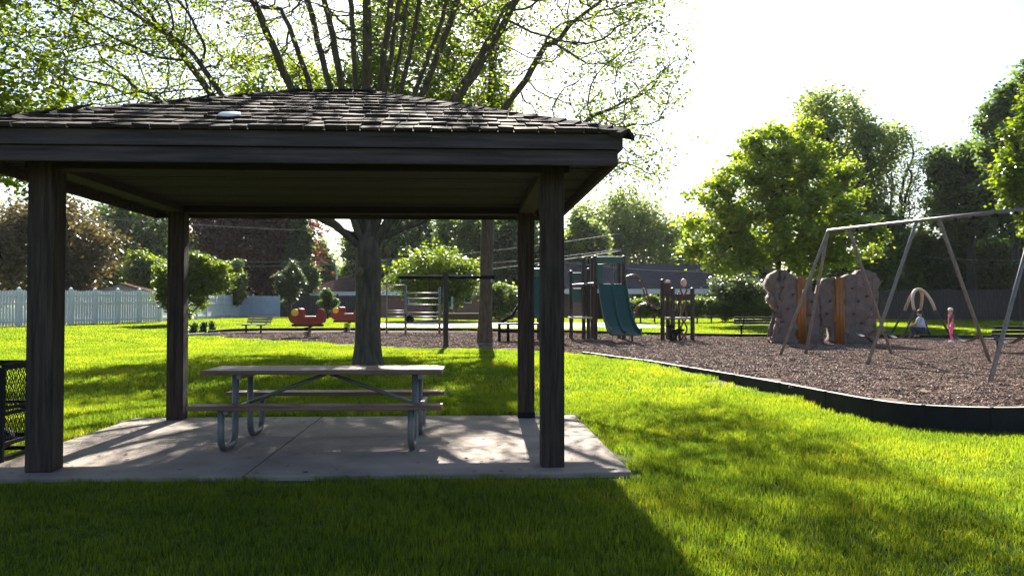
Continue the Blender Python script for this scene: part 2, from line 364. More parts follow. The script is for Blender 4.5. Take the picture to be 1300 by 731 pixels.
while y < EY - .06:
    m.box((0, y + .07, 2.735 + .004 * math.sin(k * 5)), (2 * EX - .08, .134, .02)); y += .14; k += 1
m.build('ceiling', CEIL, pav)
for (nm, z0, z1, ex) in (('fascia', BZ, BZ + .125, 0), ('fascia', BZ + .128, BZ + .262, .035)):
    m = MB(); zz = (z0 + z1) / 2; h = z1 - z0
    m.box((0, -(EY + ex), zz), (2 * (EX + ex) + .04, .04, h)); m.box((0, EY + ex, zz), (2 * (EX + ex) + .04, .04, h))
    m.box((-(EX + ex), 0, zz), (.04, 2 * (EY + ex) - .042, h)); m.box((EX + ex, 0, zz), (.04, 2 * (EY + ex) - .042, h))
    m.build(nm, TIMB_H, pav, bevel=.004)
# hipped roof: solid deck under separate shakes
RX, RY, ZE, RL, ZR = EX + .09, EY + .09, BZ + .255, .42, 3.76
m = MB(); m.add([(-RX, -RY, ZE), (RX, -RY, ZE), (RX, RY, ZE), (-RX, RY, ZE), (-RL, 0, ZR), (RL, 0, ZR)], [(0, 1, 5, 4), (1, 2, 5), (2, 3, 4, 5), (3, 0, 4), (3, 2, 1, 0)])
rf = m.build('roof', SHAKE, pav)
m = MB()
def shakes(E0, E1, T0, T1, n_c=11):
    E0, E1, T0, T1 = map(Vector, (E0, E1, T0, T1)); u = (E1 - E0).normalized(); nrm = u.cross(((T0 + T1) / 2 - (E0 + E1) / 2)).normalized()
    if nrm.z < 0: nrm = -nrm
    mid0 = (E0 + E1) / 2; up = ((T0 + T1) / 2 - mid0); up = up - u * up.dot(u); Ls = up.length; up.normalize()
    for c in range(n_c):
        s0 = c / n_c; A = E0.lerp(T0, s0); B = E1.lerp(T1, s0); ln = (B - A).length; x = random.uniform(-.1, 0)
        while x < ln:
            wd = random.uniform(.10, .24); x0, x1 = max(x, 0), min(x + wd - .008, ln)
            if x1 - x0 > .03:
                th = random.uniform(.024, .042); jit = random.uniform(-.012, .006); lift = random.uniform(.0, .004)
                p0 = A + u * x0 + up * jit; p1 = A + u * x1 + up * (jit + random.uniform(-.006, .006)); tp = up * (Ls / n_c * 1.35)
                # the top end is narrowed at the hips
                q0, q1 = p0 + tp, p1 + tp
                inl = (T0 - E0).dot(u) / (Ls) * (tp.length); inr = (E1 - T1).dot(u) / Ls * tp.length
                if x0 < inl: q0 = q0 + u * (inl - x0)
                if ln - x1 < inr: q1 = q1 - u * (inr - (ln - x1))
                if (q1 - q0).dot(u) < .01: q1 = q0 + u * .01
                tl = random.uniform(-.003, .004)
                vs = [p0 + nrm * (.003 + lift), p1 + nrm * (.003 + lift), q1 + nrm * .002, q0 + nrm * .002,
                      p0 + nrm * (th + lift + tl), p1 + nrm * (th + lift - tl), q1 + nrm * .010, q0 + nrm * .010]
                m.add(vs, [(3, 2, 1, 0), (4, 5, 6, 7), (0, 1, 5, 4), (1, 2, 6, 5), (2, 3, 7, 6), (3, 0, 4, 7)])
            x += wd
e = [(-RX, -RY, ZE), (RX, -RY, ZE), (RX, RY, ZE), (-RX, RY, ZE)]; t0, t1 = (-RL, 0, ZR), (RL, 0, ZR)
shakes(e[0], e[1], t0, t1); shakes(e[1], e[2], t1, t1, 11); shakes(e[2], e[3], t1, t0); shakes(e[3], e[0], t0, t0, 11)
def cap_run(a, b):      # hip and ridge caps: overlapping short boards, two sides each
    a, b = Vector(a), Vector(b); d = (b - a); L = d.length; d.normalize(); side = d.cross(Vector((0, 0, 1))).normalized(); upv = side.cross(d)
    n = int(L / .17)
    for i in range(n):
        p = a + d * (i * L / n); q = p + d * .26; th = random.uniform(.016, .024)
        for s in (-1, 1):
            w_ = side * s * random.uniform(.10, .13) - upv * .035
            m.add([p + upv * (th + .025), p + w_ + upv * (th + .01), q + w_ + upv * .02, q + upv * .03, p + upv * .01, p + w_ - upv * .01, q + w_, q + upv * .01],
                  [(0, 1, 2, 3), (7, 6, 5, 4), (0, 4, 5, 1), (1, 5, 6, 2), (2, 6, 7, 3), (3, 7, 4, 0)])
for c, t in ((e[0], t0), (e[1], t1), (e[2], t1), (e[3], t0)): cap_run(c, t)
cap_run(t0, t1)
m.build('shake', SHAKE, rf)
# pale disc on the shingles
m = MB(); dcen = Vector((-1.70 - .42, 0, 0)); lx = -.58; s_ = .20
loc = PC + ROT @ Vector((lx - .02, -RY + RY * s_, ZE + (ZR - ZE) * s_ + .05))
prof = [(.0, .014), (.075, .013), (.092, .006), (.095, -.008), (.088, -.010)]
for i in range(len(prof)):
    for k in range(24): m.v.append((prof[i][0] * math.cos(k * math.pi / 12), prof[i][0] * math.sin(k * math.pi / 12), prof[i][1]))
for i in range(len(prof) - 1):
    for k in range(24): m.f.append((i * 24 + k, i * 24 + (k + 1) % 24, (i + 1) * 24 + (k + 1) % 24, (i + 1) * 24 + k)); m.mi.append(0)
dd = m.build('flying_disc', mat('pale_plastic', (.75, .8, .85), .4, .05), smooth=True); dd.location = loc; dd.rotation_euler = (math.atan2(ZR - ZE, RY), 0, PYAW)
tag(dd, 'small pale round disc lying on the front slope of the shelter roof', 'disc')

# ------------------------------------------------------------------ picnic table
TL = 2.44; tb = empty('picnic_table', (-1.94, 9.0, SL), R(1.5), 'picnic table with brown planks on bent galvanised tube legs under the shelter', 'picnic table')
m = MB()
for k in range(3): m.box((0, -.255 + .255 * k, .745), (TL, .248, .042))
m.build('tabletop', PLANK, tb, bevel=.007)
for s in (-1, 1): MB().box((.02 if s < 0 else -.03, s * .69, .435), (TL, .25, .042)).build('bench_seat', PLANK, tb, bevel=.007)
for sx in (-.89, .94):
    for s in (-1, 1):
        pts = [Vector((sx, s * .74, .41)), Vector((sx, s * .74, .16))] + [Vector((sx, s * (.74 - .13 * (1 - math.cos(R(a)))), .16 - .13 * math.sin(R(a)))) for a in (20, 45, 70, 90)]
        pts += [Vector((sx, s * .44, .03))] + [Vector((sx, s * (.40 - .13 * math.sin(R(a))), .03 + .13 * (1 - math.cos(R(a))))) for a in (20, 45, 70, 90)] + [Vector((sx, s * .27, .72))]
        MB().tube(pts, .034, 12).build('leg', STEEL, tb, smooth=True)
    m = MB(); m.box((sx + .055, 0, .70), (.045, .72, .045)); m.box((sx + .055, 0, .395), (.045, 1.55, .04)); m.build('cross_rail', STEEL, tb)
    MB().tube([((.03 if sx > 0 else -.03), 0, .70), (sx * .95, 0, .40)], .019, 8).build('brace', STEEL, tb, smooth=True)

# ------------------------------------------------------------------ litter bin with mesh sides at the left edge
lb = empty('litter_bin', (-4.98, 8.05, SL), PYAW, 'black expanded metal litter bin behind the left front post of the shelter', 'bin')
m = MB(); S = .33; H = .86
for sx in (-1, 1):
    for sy in (-1, 1): m.box((sx * S, sy * S, H / 2), (.045, .045, H))
for z, hh in ((H, .055), (.48, .03), (.43, .03), (.16, .04), (.03, .04)):
    for s in (-1, 1): m.box((0, s * S, z), (2 * S - .046, .035, hh)); m.box((s * S, 0, z), (.035, 2 * S - .046, hh))
for s in (-1, 1): m.box((.0, s * S, H / 2), (.035, .03, H - .06))
m.build('frame', BLACK, lb, bevel=.004)
m = MB()
for face in range(4):
    rt = Matrix.Rotation(face * math.pi / 2, 3, 'Z')
    for dr in (-1, 1):
        t = -1.4
        while t < 1.4:
            pts = []
            for q in (0, 1):
                pass
            # diamond strands x = t + dr*z*0.45 clipped to the panel
            zs = [.18, H - .03]; xa = t + dr * (zs[0]) * .5; xb = t + dr * (zs[1]) * .5; z0, z1 = zs
            def clip(xa, z0, xb, z1):
                for lim, sg in ((-S + .02, 1), (S - .02, -1)):
                    fa, fb = (xa - lim) * sg, (xb - lim) * sg
                    if fa < 0 and fb < 0: return None
                    if fa < 0: k_ = fa / (fa - fb); xa, z0 = xa + (xb - xa) * k_, z0 + (z1 - z0) * k_
                    elif fb < 0: k_ = fa / (fa - fb); xb, z1 = xa + (xb - xa) * k_, z0 + (z1 - z0) * k_
                return xa, z0, xb, z1
            c = clip(xa, z0, xb, z1)
            if c and abs(c[3] - c[1]) > .02:
                m.tube([rt @ Vector((c[0], -S + .002, c[1])), rt @ Vector((c[2], -S + .002, c[3]))], .0032, 4, cap=False)
            t += .042
m.build('mesh_panel', BLACK, lb)
m = MB(); m.ell((0, 0, .16), (.27, .27, .13), 12, 6); gb = m.build('bin_bag', mat('dark_bag', (.03, .02, .03), .3, .4, 8, .6, 20), lb, smooth=True)
for c, r_, q in (((-.1, -.24, .2), .05, WHITE), ((.03, -.26, .15), .045, REDP), ((.15, -.22, .22), .05, WHITE)): MB().ell(c, (r_, r_ * .7, r_), 8, 5).build('wrapper', q, lb)

# ------------------------------------------------------------------ trees
def unit(v): return v / (np.linalg.norm(v, axis=-1, keepdims=True) + 1e-9)
def colonize(base, trunk_top, attr, step, infl, kill, seed, starts=None, iters=200, bias=(0, 0, 0)):
    r_ = np.random.default_rng(seed); nodes = []; par = []
    p = np.array(base, float); tt = np.array(trunk_top, float); n = max(2, int(np.linalg.norm(tt - p) / step))
    for i in range(n + 1): nodes.append(p + (tt - p) * i / n); par.append(i - 1)
    if starts:
        for (pi, tip) in starts:                # hand-placed main limbs
            a = nodes[int(pi * n)]; last = int(pi * n); tip = np.array(tip, float); k = max(2, int(np.linalg.norm(tip - a) / step))
            mid = (a + tip) / 2 + np.array([0, 0, .18 * np.linalg.norm(tip - a)]) * (0 if tip[2] - a[2] > .8 * np.linalg.norm(tip - a) else -.6)
            for j in range(1, k + 1):
                t = j / k; q = (1 - t) ** 2 * a + 2 * t * (1 - t) * mid + t * t * tip + r_.normal(0, .009, 3) + .07 * np.sin(t * 7 + pi * 9 + np.arange(3) * 2) * t
                nodes.append(q); par.append(last); last = len(nodes) - 1
    N = np.array(nodes); par = list(par); A = np.array(attr)
    best = np.full(len(A), 1e9); bi = np.zeros(len(A), int)
    def upd(lo):
        for s in range(lo, len(N), 400):
            e_ = min(s + 400, len(N)); D = np.linalg.norm(A[:, None, :] - N[None, s:e_, :], axis=2); j = D.argmin(1); dm = D[np.arange(len(A)), j]
            u = dm < best; best[u] = dm[u]; bi[u] = j[u] + s
    upd(0)
    for it in range(iters):
        act = best < infl
        if not act.any():
            if len(A) == 0: break
            act = best < best.min() + step * 2
        dirs = unit(A[act] - N[bi[act]]); src = bi[act]
        us = np.unique(src); new = []
        for s in us:
            d = dirs[src == s].mean(0) + np.array(bias) + r_.normal(0, .08, 3); new.append(N[s] + unit(d) * step); par.append(int(s))
        lo = len(N); N = np.vstack([N, np.array(new)]); upd(lo)
        keep = best > kill
        if keep.all() and it > 150: break
        A = A[keep]; best = best[keep]; bi = bi[keep]
        if len(A) == 0 or len(N) > 30000: break
    return N, np.array(par)
def skeleton_mesh(N, par, r0, tip, expo=2.3, flare=1.35, sides=(9, 5, 3)):
    n = len(N); r = np.zeros(n); ch = [[] for _ in range(n)]
    for i in range(n):
        if par[i] >= 0: ch[par[i]].append(i)
    acc = np.zeros(n)
    for i in range(n - 1, -1, -1):
        if not ch[i]: acc[i] = 1
        if par[i] >= 0: acc[par[i]] += acc[i]
    rad = acc ** (1 / expo); rad = tip + (rad - rad.min()) / (rad.max() - rad.min() + 1e-9) * (r0 - tip)
    m = MB(); stack = [(0, None)]
    while stack:
        i, pr = stack.pop(); pts = []; rs = []
        if pr is not None: pts.append(N[pr]); rs.append(min(rad[pr], rad[i] * 1.25))
        j = i
        while True:
            pts.append(N[j]); rs.append(rad[j])
            if not ch[j]: break
            c = sorted(ch[j], key=lambda q: -rad[q])
            for q in c[1:]: stack.append((q, j))
            j = c[0]
        if pr is None:
            for q in range(min(4, len(rs))): rs[q] *= 1 + (flare - 1) * (1 - q / 4) ** 2
        if len(pts) > 1:
            mr = max(rs); m.tube([Vector(p) for p in pts], rs, sides[0] if mr > .08 else sides[1] if mr > .025 else sides[2], cap=False)
    return m, rad, acc
def leaves(C, size, seed, flat=.5, shape='rhomb', droop=0.0):
    r_ = np.random.default_rng(seed); n = len(C); sz = size * r_.uniform(.65, 1.25, (n, 1))
    nr = r_.normal(0, 1, (n, 3)); nr[:, 2] += flat * 2 * np.sign(nr[:, 2] + .3); nr = unit(nr)
    a = unit(np.cross(nr, r_.normal(0, 1, (n, 3)))); b = np.cross(nr, a); a[:, 2] -= droop; a = unit(a)
    V = np.empty((n, 4, 3)); wv = sz * .38
    V[:, 0] = C - a * sz * .5; V[:, 1] = C + b * wv + nr * sz * .08; V[:, 2] = C + a * sz * .5; V[:, 3] = C - b * wv + nr * sz * .08
    return V.reshape(-1, 3), np.arange(n * 4).reshape(n, 4)
def in_ell(ells, n, seed, shell=.55):
    r_ = np.random.default_rng(seed); out = []; vol = np.array([e_[3] * e_[4] * e_[5] for e_ in ells]); cnt = (n * vol / vol.sum()).astype(int) + 1
    for e_, c in zip(ells, cnt):
        d = unit(r_.normal(0, 1, (c, 3))); rr = r_.uniform(shell ** 3, 1, (c, 1)) ** (1 / 3)
        q = d * rr * (1 + .13 * np.sin(d[:, :1] * 5 + seed) + .10 * np.sin(d[:, 2:] * 7 + 2 * seed) + .08 * np.sin(d[:, 1:2] * 9 + seed))
        out.append(np.array(e_[:3]) + q * np.array(e_[3:]))
    return np.vstack(out)
def tree(name, label, base, fork, ells, r0, n_attr, n_leaf, size, lm, bm_=BARK, seed=1, step=.5, infl=3.0, kill=.9, sig=.35, tip=.012, shell=.45, cat='tree', group=None, starts=None, flat=.5,
         thin=3, expo=2.3, rel=True, bias=(0, 0, 0), sides=(9, 5, 3), flare=1.35, wfun=None):
    """base: ground point; fork: height of the first limbs; ells: crown lobes relative to the base"""
    root = empty(name, base, 0, label, cat, group)
    A = in_ell(ells, n_attr, seed, shell); r_ = np.random.default_rng(seed + 100)
    top = (r_.normal(0, .03) * fork, r_.normal(0, .03) * fork, fork)
    N, par = colonize((0, 0, -.15), top, A, step, infl, kill, seed, starts, bias=bias)
    mb, rad, acc = skeleton_mesh(N, par, r0, tip, expo, sides=sides, flare=flare)
    mb.build('trunk', bm_, root, smooth=True)
    cand = np.where((acc <= thin) & (np.arange(len(N)) > 6))[0]
    if len(cand) == 0: cand = np.arange(len(N))
    pw = None if wfun is None else wfun(N[cand]) / wfun(N[cand]).sum(); pick = r_.choice(cand, n_leaf, p=pw); frac = r_.uniform(0, 1, (n_leaf, 1)); pp = np.maximum(par[pick], 0)
    C = N[pick] * frac + N[pp] * (1 - frac) + r_.normal(0, sig, (n_leaf, 3)) * np.array([1, 1, .75])
    V, Fq = leaves(C, size, seed, flat); raw_mesh('crown', V, Fq, lm, root)
    return root

# the large tree right behind the shelter
b0 = at(467, 470, lawn_h)
main_limbs = [(1.0, (-.95, .2, 7.6)), (.98, (-.3, .7, 8.8)), (.93, (.35, .9, 9.0)), (1.0, (-1.5, -.4, 8.4)), (.90, (-2.5, -.5, 7.8)), (.97, (.9, -.3, 8.2)), (.86, (1.6, .5, 8.0)), (.80, (2.5, .6, 7.2)),
    (.98, (.0, -.9, 8.8)), (.94, (3.5, .9, 6.6)), (.90, (-3.9, .3, 6.4)), (.96, (-1.9, .3, 3.0)), (1.0, (-.6, .1, 9.2)), (.95, (4.4, .3, 5.0)), (.88, (-3.2, -.9, 6.0)), (.95, (.7, .2, 9.0)),
    (.97, (1.2, -1.2, 7.4)), (.99, (-1.2, 1.4, 7.8)), (.92, (2.0, -.8, 7.8)), (.96, (-2.0, 1.0, 7.4)), (.9, (3.0, -.4, 7.4)), (1.0, (.2, -1.6, 7.6)), (.94, (-4.4, .8, 5.4)), (.76, (2.3, .3, 5.8)), (.82, (-1.3, -.3, 5.6))]
main = tree('shade_tree', 'large shade tree with a thick grey trunk and many upright limbs directly behind the shelter', b0, 2.75,
     [(0, 0, 8.8, 6.4, 5.6, 3.4), (-3.2, .2, 6.6, 4.0, 3.4, 2.4), (3.2, .2, 6.6, 3.2, 3.2, 2.6), (4.8, .4, 5.0, 1.6, 2.0, 1.7), (5.2, .3, 3.9, 1.0, 1.4, .8), (-5.0, 0, 6.6, 1.8, 2.0, 1.6)], .25, 9000, 60000, .075, L_MAP, BARK, seed=5, step=.22, infl=2.2, kill=.25, sig=.16,
     tip=.0075, shell=.1, starts=main_limbs, thin=5, expo=2.1, sides=(12, 6, 3), flare=1.6, wfun=lambda C: .12 + .78 * np.clip((np.hypot(C[:, 0], C[:, 1] * .8) - 1.8) / 3, 0, 1) * (1 - .6 * ((C[:, 0] > 1.0) & (C[:, 2] < 8))) + .5 * (C[:, 0] < -3) + .25 * (C[:, 0] > 3.6) + .5 * (C[:, 0] > 4.5))
def knot(px, py, d, r, par, nz):
    q = P(px, py, d) - par.location; MB().ell(q, (r * .7, .05, r), 14, 8).build('branch_scar', mat('pale_wood_scar', (.13, .10, .06), .9, .2), par, smooth=True)
knot(457, 345, b0.y - .325, .10, main, 0); knot(491, 319, b0.y - .34, .085, main, 0)
b1 = at(615, 435)
tree('shade_tree', 'slimmer straight grey trunk tree standing in the wood chips beyond the shelter', b1, 5.2,
     [(-1.7, 0, 9.2, 2.6, 3.4, 2.8), (-3.2, .4, 6.9, 3.2, 2.8, 1.7), (.1, 0, 7.0, 1.2, 1.6, 1.2), (-5.9, .4, 7.4, 2.8, 2.6, 1.8), (-4.5, 1.5, 6.2, 3.2, 2, 1.0)], .20, 1200, 44000, .14, L_MAP, BARK, seed=9, step=.42, infl=2.6, kill=.6, sig=.26, tip=.009, thin=4,
     starts=[(.95, (.3, 0, 8.6)), (.98, (-1.2, .3, 8.9)), (1.0, (.2, -.5, 9.6)), (.9, (-3.2, .2, 7.4)), (.85, (-4.6, .6, 6.6))])
tree('overhanging_tree', 'bright yellow green leafy branches reaching in at the upper left edge', (-11.2, 14.6, lawn_h(14.6)), 2.6,
     [(0, 0, 7.2, 3.6, 3.6, 3.0), (1.2, -.2, 4.3, 2.5, 2.4, 1.25), (2.35, 0, 3.15, .75, .9, .6), (1.6, .2, 3.5, .9, .9, .5), (1.0, 0, 9.2, 2.6, 2.6, 1.6)], .24, 700, 30000, .12, L_YEL, BARK2, seed=3, step=.4, kill=.55, sig=.24, tip=.007, thin=4)

# background trees: (name, label, px, d, top_py, bottom_py, half_px, material, leaves, size, seed, group)
def bgtree(name, label, px, d, top, bot, half, lm, nl, size, seed, cat='tree', shell=.45, group=None, bark=BARK2, dense=1.0, depth=None, lobes=True, fork=None, sig=None, n_attr=None, r0=None):
    b = Vector((X(px, d), d, lawn_h(d))); zt = P(px, top, d).z - b.z; zb = max(P(px, bot, d).z - b.z, .15); rx = half * d / F; ry = depth or rx * .8
    rz = (zt - zb) / 2; cz = (zt + zb) / 2; r_ = random.Random(seed)
    el = [(0, 0, cz, rx * .9, ry * .9, rz * .97)]
    if lobes:
        for k in range(9):
            a = k * 1.05 + r_.uniform(0, .6); zz = cz + r_.uniform(-.8, .6) * rz; fr = math.sqrt(max(.2, 1 - ((zz - cz) / rz) ** 2))
            el.append((math.cos(a) * rx * .68 * fr, math.sin(a) * ry * .6 * fr, zz, rx * r_.uniform(.3, .5), ry * .45, rz * r_.uniform(.2, .38)))
    return tree(name, label, b, fork or max(.3, zb * .9 + .1 * rz), el, r0 or max(.06, zt * .022), n_attr or (420 if half > 25 else 160), int(nl * dense), size, lm, bark, seed=seed, step=max(.3, rx * .11), infl=rx * .9, kill=max(.35, rx * .16),
                sig=sig or max(.12, rx * .13), tip=.015, shell=shell, cat=cat, group=group, thin=5)
q_ = 44 / F; zb_ = 412
tree('maple_tree', 'broad bright green maple with a visible dark trunk left of the climbing rock', Vector((X(988, 44), 44, lawn_h(44))), 2.4,
     [((x - 988) * q_, yy, (zb_ - y) * q_, rx * q_, rx * q_ * .9, ry * q_) for x, y, rx, ry, yy in ((985, 205, 62, 50, .3), (935, 245, 52, 46, -.4), (1045, 235, 58, 54, .5), (900, 292, 40, 34, .2), (985, 290, 84, 48, 0), (1070, 300, 48, 44, -.5),
      (1012, 160, 28, 20, 0), (955, 180, 24, 20, .4), (930, 330, 46, 22, -.6), (1040, 335, 50, 20, .3), (874, 250, 14, 16, 0), (880, 322, 20, 16, .3))],
     .19, 1300, 42000, .24, L_YMA, BARK2, seed=21, step=.45, infl=3.2, kill=.55, sig=.26, tip=.016, thin=4, shell=.3, starts=[(.9, (-2.6, 0, 5.2)), (.95, (2.4, .4, 5.4)), (.8, (-1.6, .5, 4.0)), (1.0, (.3, 0, 7.6)), (.85, (1.6, -.6, 4.2))])
bgtree('tall_tree', 'tall dark green tree rising behind the right shoulder of the bright maple', 1072, 60, 104, 290, 70, L_SFT, 20000, .30, 22)
bgtree('sapling_tree', 'thin airy pale tree with sparse leaves between the maple and the dark trees', 1150, 62, 160, 330, 44, L_PAL, 3800, .22, 23, shell=.1, n_attr=420)
bgtree('oak_tree', 'dark rounded tree with crooked bare lower limbs at the right above the swings', 1232, 55, 165, 318, 54, L_DRK, 14000, .34, 24, fork=4.2)
bgtree('tall_tree', 'very tall dark tree at the right edge reaching highest into the sky', 1296, 50, 66, 330, 52, L_DRK, 20000, .32, 25)
bgtree('overhanging_tree', 'bright yellow green tree cut by the right edge above the swing bar', 1318, 33, 96, 318, 50, L_YEL, 12000, .20, 26)
bgtree('round_tree', 'muted green round tree behind the blue roofed house', 800, 88, 238, 380, 74, L_SFT, 26000, .36, 27)
bgtree('round_tree', 'pale green tree between the shelter post and the muted round tree', 742, 74, 262, 372, 34, L_SFT, 9000, .34, 28)
for i, (px, d, t, bt, hf, lm, lab) in enumerate([
    (1130, 57, 262, 400, 40, L_MID, 'green tree behind the rock wall and the near swing frame'),
    (1180, 58, 290, 404, 42, L_DRK, 'very dark tree straight behind the man by the small swing'),
    (1235, 57, 296, 406, 44, L_DRK, 'very dark tree behind the girl in pink and the swing chains'),
    (1295, 56, 285, 406, 44, L_MID, 'dark green tree behind the right end of the swing bar'),
    (1062, 62, 318, 404, 48, L_DRK, 'dark low tree behind the climbing rock')]):
    bgtree('screen_tree', lab, px, d, t, bt, hf * 1.15, lm, 20000, .30, 40 + i, group='trees screening the far right boundary')
bgtree('olive_tree', 'brown olive tree behind the white fence at the far left', 50, 58, 246, 388, 100, L_OLV, 24000, .32, 51, shell=.3)
bgtree('tall_tree', 'dark green tree beyond the olive tree and left of the back left post', 160, 80, 240, 378, 74, L_DRK, 15000, .42, 52)
q_ = 43 / F; zb_ = 413
tree('ornamental_tree', 'bright lime green small tree in front of the white fence corner', Vector((X(236, 43), 43, lawn_h(43))), .5,
     [((x - 236) * q_, yy, (zb_ - y) * q_, rx * q_, rx * q_ * .8, ry * q_) for x, y, rx, ry, yy in ((238, 350, 26, 34, 0), (214, 366, 22, 30, .2), (262, 345, 20, 22, .3), (258, 372, 18, 18, -.3), (284, 352, 13, 20, .2), (230, 390, 20, 18, 0), (272, 338, 12, 14, 0), (205, 345, 12, 14, 0))],
     .06, 520, 17000, .17, L_YEL, BARK2, seed=53, step=.28, infl=1.6, kill=.36, sig=.17, tip=.012, thin=4)
bgtree('ornamental_tree', 'lime green tree behind the white fence left of the back left post', 186, 66, 318, 384, 32, L_YEL, 12000, .24, 54)
bgtree('ornamental_tree', 'rounded mid green small tree just right of the lime green one', 292, 64, 326, 388, 20, L_MID, 9000, .28, 55)
bgtree('copper_tree', 'very large dark purple brown tree seen under the shelter roof', 325, 79, 225, 394, 84, L_BRZ, 38000, .40, 56, shell=.3)
bgtree('ornamental_tree', 'small pale green tree in front of the dark copper tree', 368, 62, 336, 384, 20, L_PAL, 5000, .22, 57)
bgtree('tall_tree', 'dark green tree between the copper tree and the sky gap', 380, 76, 268, 385, 24, L_DRK, 9000, .38, 58)
bgtree('tall_tree', 'green leafy tree top behind the brown roofed house', 466, 92, 276, 372, 36, L_MID, 12000, .42, 59)
for i, (px, t, hf, lm, lab) in enumerate([(-30, 280, 60, L_DRK, 'far dark tree at the extreme left edge beyond the fence'), (110, 300, 55, L_DRK, 'far dark tree low between the front left post and the shed'), (215, 292, 50, L_MID, 'far green tree behind the back left post'),
    (262, 285, 45, L_DRK, 'far dark tree left of the copper tree'), (400, 312, 42, L_DRK, 'far dark tree low under the sky gap'), (480, 290, 40, L_DRK, 'far dark tree right behind the big trunk'), (545, 300, 55, L_DRK, 'far dark tree above the middle of the wide lime bush'),
    (612, 285, 50, L_DRK, 'far dark tree right behind the slim trunk'), (680, 295, 50, L_DRK, 'far dark tree behind the back right post'), (735, 305, 42, L_DRK, 'far dark tree just right of the front right post'), (930, 296, 66, L_DRK, 'far dark tree behind the right end of the blue roof'), (870, 290, 40, L_MID, 'far green tree between the round tree and the maple')]):
    bgtree('backdrop_tree', lab, px, 98, t, 398, hf, lm, 12000, .55, 160 + i, group='backdrop trees closing the far side')
for i, (px, d, t, bt, hf, lm, lab) in enumerate([
    (520, 84, 250, 385, 44, L_DRK, 'dark backdrop tree above the left of the wide lime bush'), (585, 80, 262, 385, 44, L_MID, 'green backdrop tree between the big trunk and the slim trunk'),
    (650, 78, 255, 385, 42, L_DRK, 'dark backdrop tree just right of the slim trunk'), (705, 76, 290, 390, 36, L_DRK, 'dark backdrop tree behind the right shelter posts')]):
    bgtree('backdrop_tree', lab, px, d, t, bt, hf, lm, 13000, .40, 60 + i, group='backdrop trees seen under the shelter')
bgtree('wide_bush', 'wide yellow green bush beyond the ladder climber and the T shaped bar', 552, 50, 318, 384, 62, L_YEL, 17000, .19, 70, cat='bush', fork=.6)
bgtree('wide_bush', 'dark green rounded bush right of the slim trunk', 634, 50, 356, 404, 26, L_MID, 6000, .18, 71, cat='bush', fork=.4)
bgtree('wide_bush', 'pale green bush before the brick house beside the maple', 940, 48, 346, 398, 42, L_PAL, 10000, .17, 72, cat='bush', fork=.4)
bgtree('cone_bush', 'small dark conical evergreen before the dark board fence', 416, 58, 366, 404, 11, L_DRK, 4500, .14, 73, cat='bush', lobes=False, fork=.3)
for i, (px, py, hf, lab) in enumerate([(234, 424, 9, 'leftmost dark clipped shrub near the corner of the white fence'), (246, 424, 7, 'second dark clipped shrub from the left by the white fence corner'),
                                     (258, 423, 10, 'largest dark clipped shrub in the row by the loose kerb ends'), (270, 421, 6, 'rightmost small dark shrub of the row beside the kerb')]):
    p = at(px, py, lawn_h)
    bgtree('clipped_shrub', lab, px, p.y, py - hf * 1.35, py - 1, hf, L_MID if i % 2 else L_DRK, 2200, .09, 80 + i, cat='shrub', lobes=False, fork=.12, sig=.06, r0=.03, group='low shrubs beside the left end of the wood chips')
for i in range(11):
    px = 795 + i * 18; lab = ['hedge plant at the left end of the row by the slide', 'second hedge plant right of the slide', 'third hedge plant behind the arched climber', 'hedge plant just left of the climbing posts', 'hedge plant right behind the climbing posts',
        'hedge plant right of the climbing posts', 'hedge plant under the house window', 'hedge plant halfway between climbing posts and bench', 'hedge plant left of the pale bush', 'hedge plant in front of the pale bush', 'hedge plant behind the bench by the rock'][i]
    bgtree('hedge_plant', lab, px, 46.5 + .5 * math.sin(i), 378 + 3 * math.sin(i * 2.1), 408, 15, L_MAP if i < 6 and i % 2 else L_MID, 5200, .12, 90 + i, cat='hedge', lobes=False, fork=.3, sig=.12, r0=.04, n_attr=90, group='hedge along the front of the brick house')

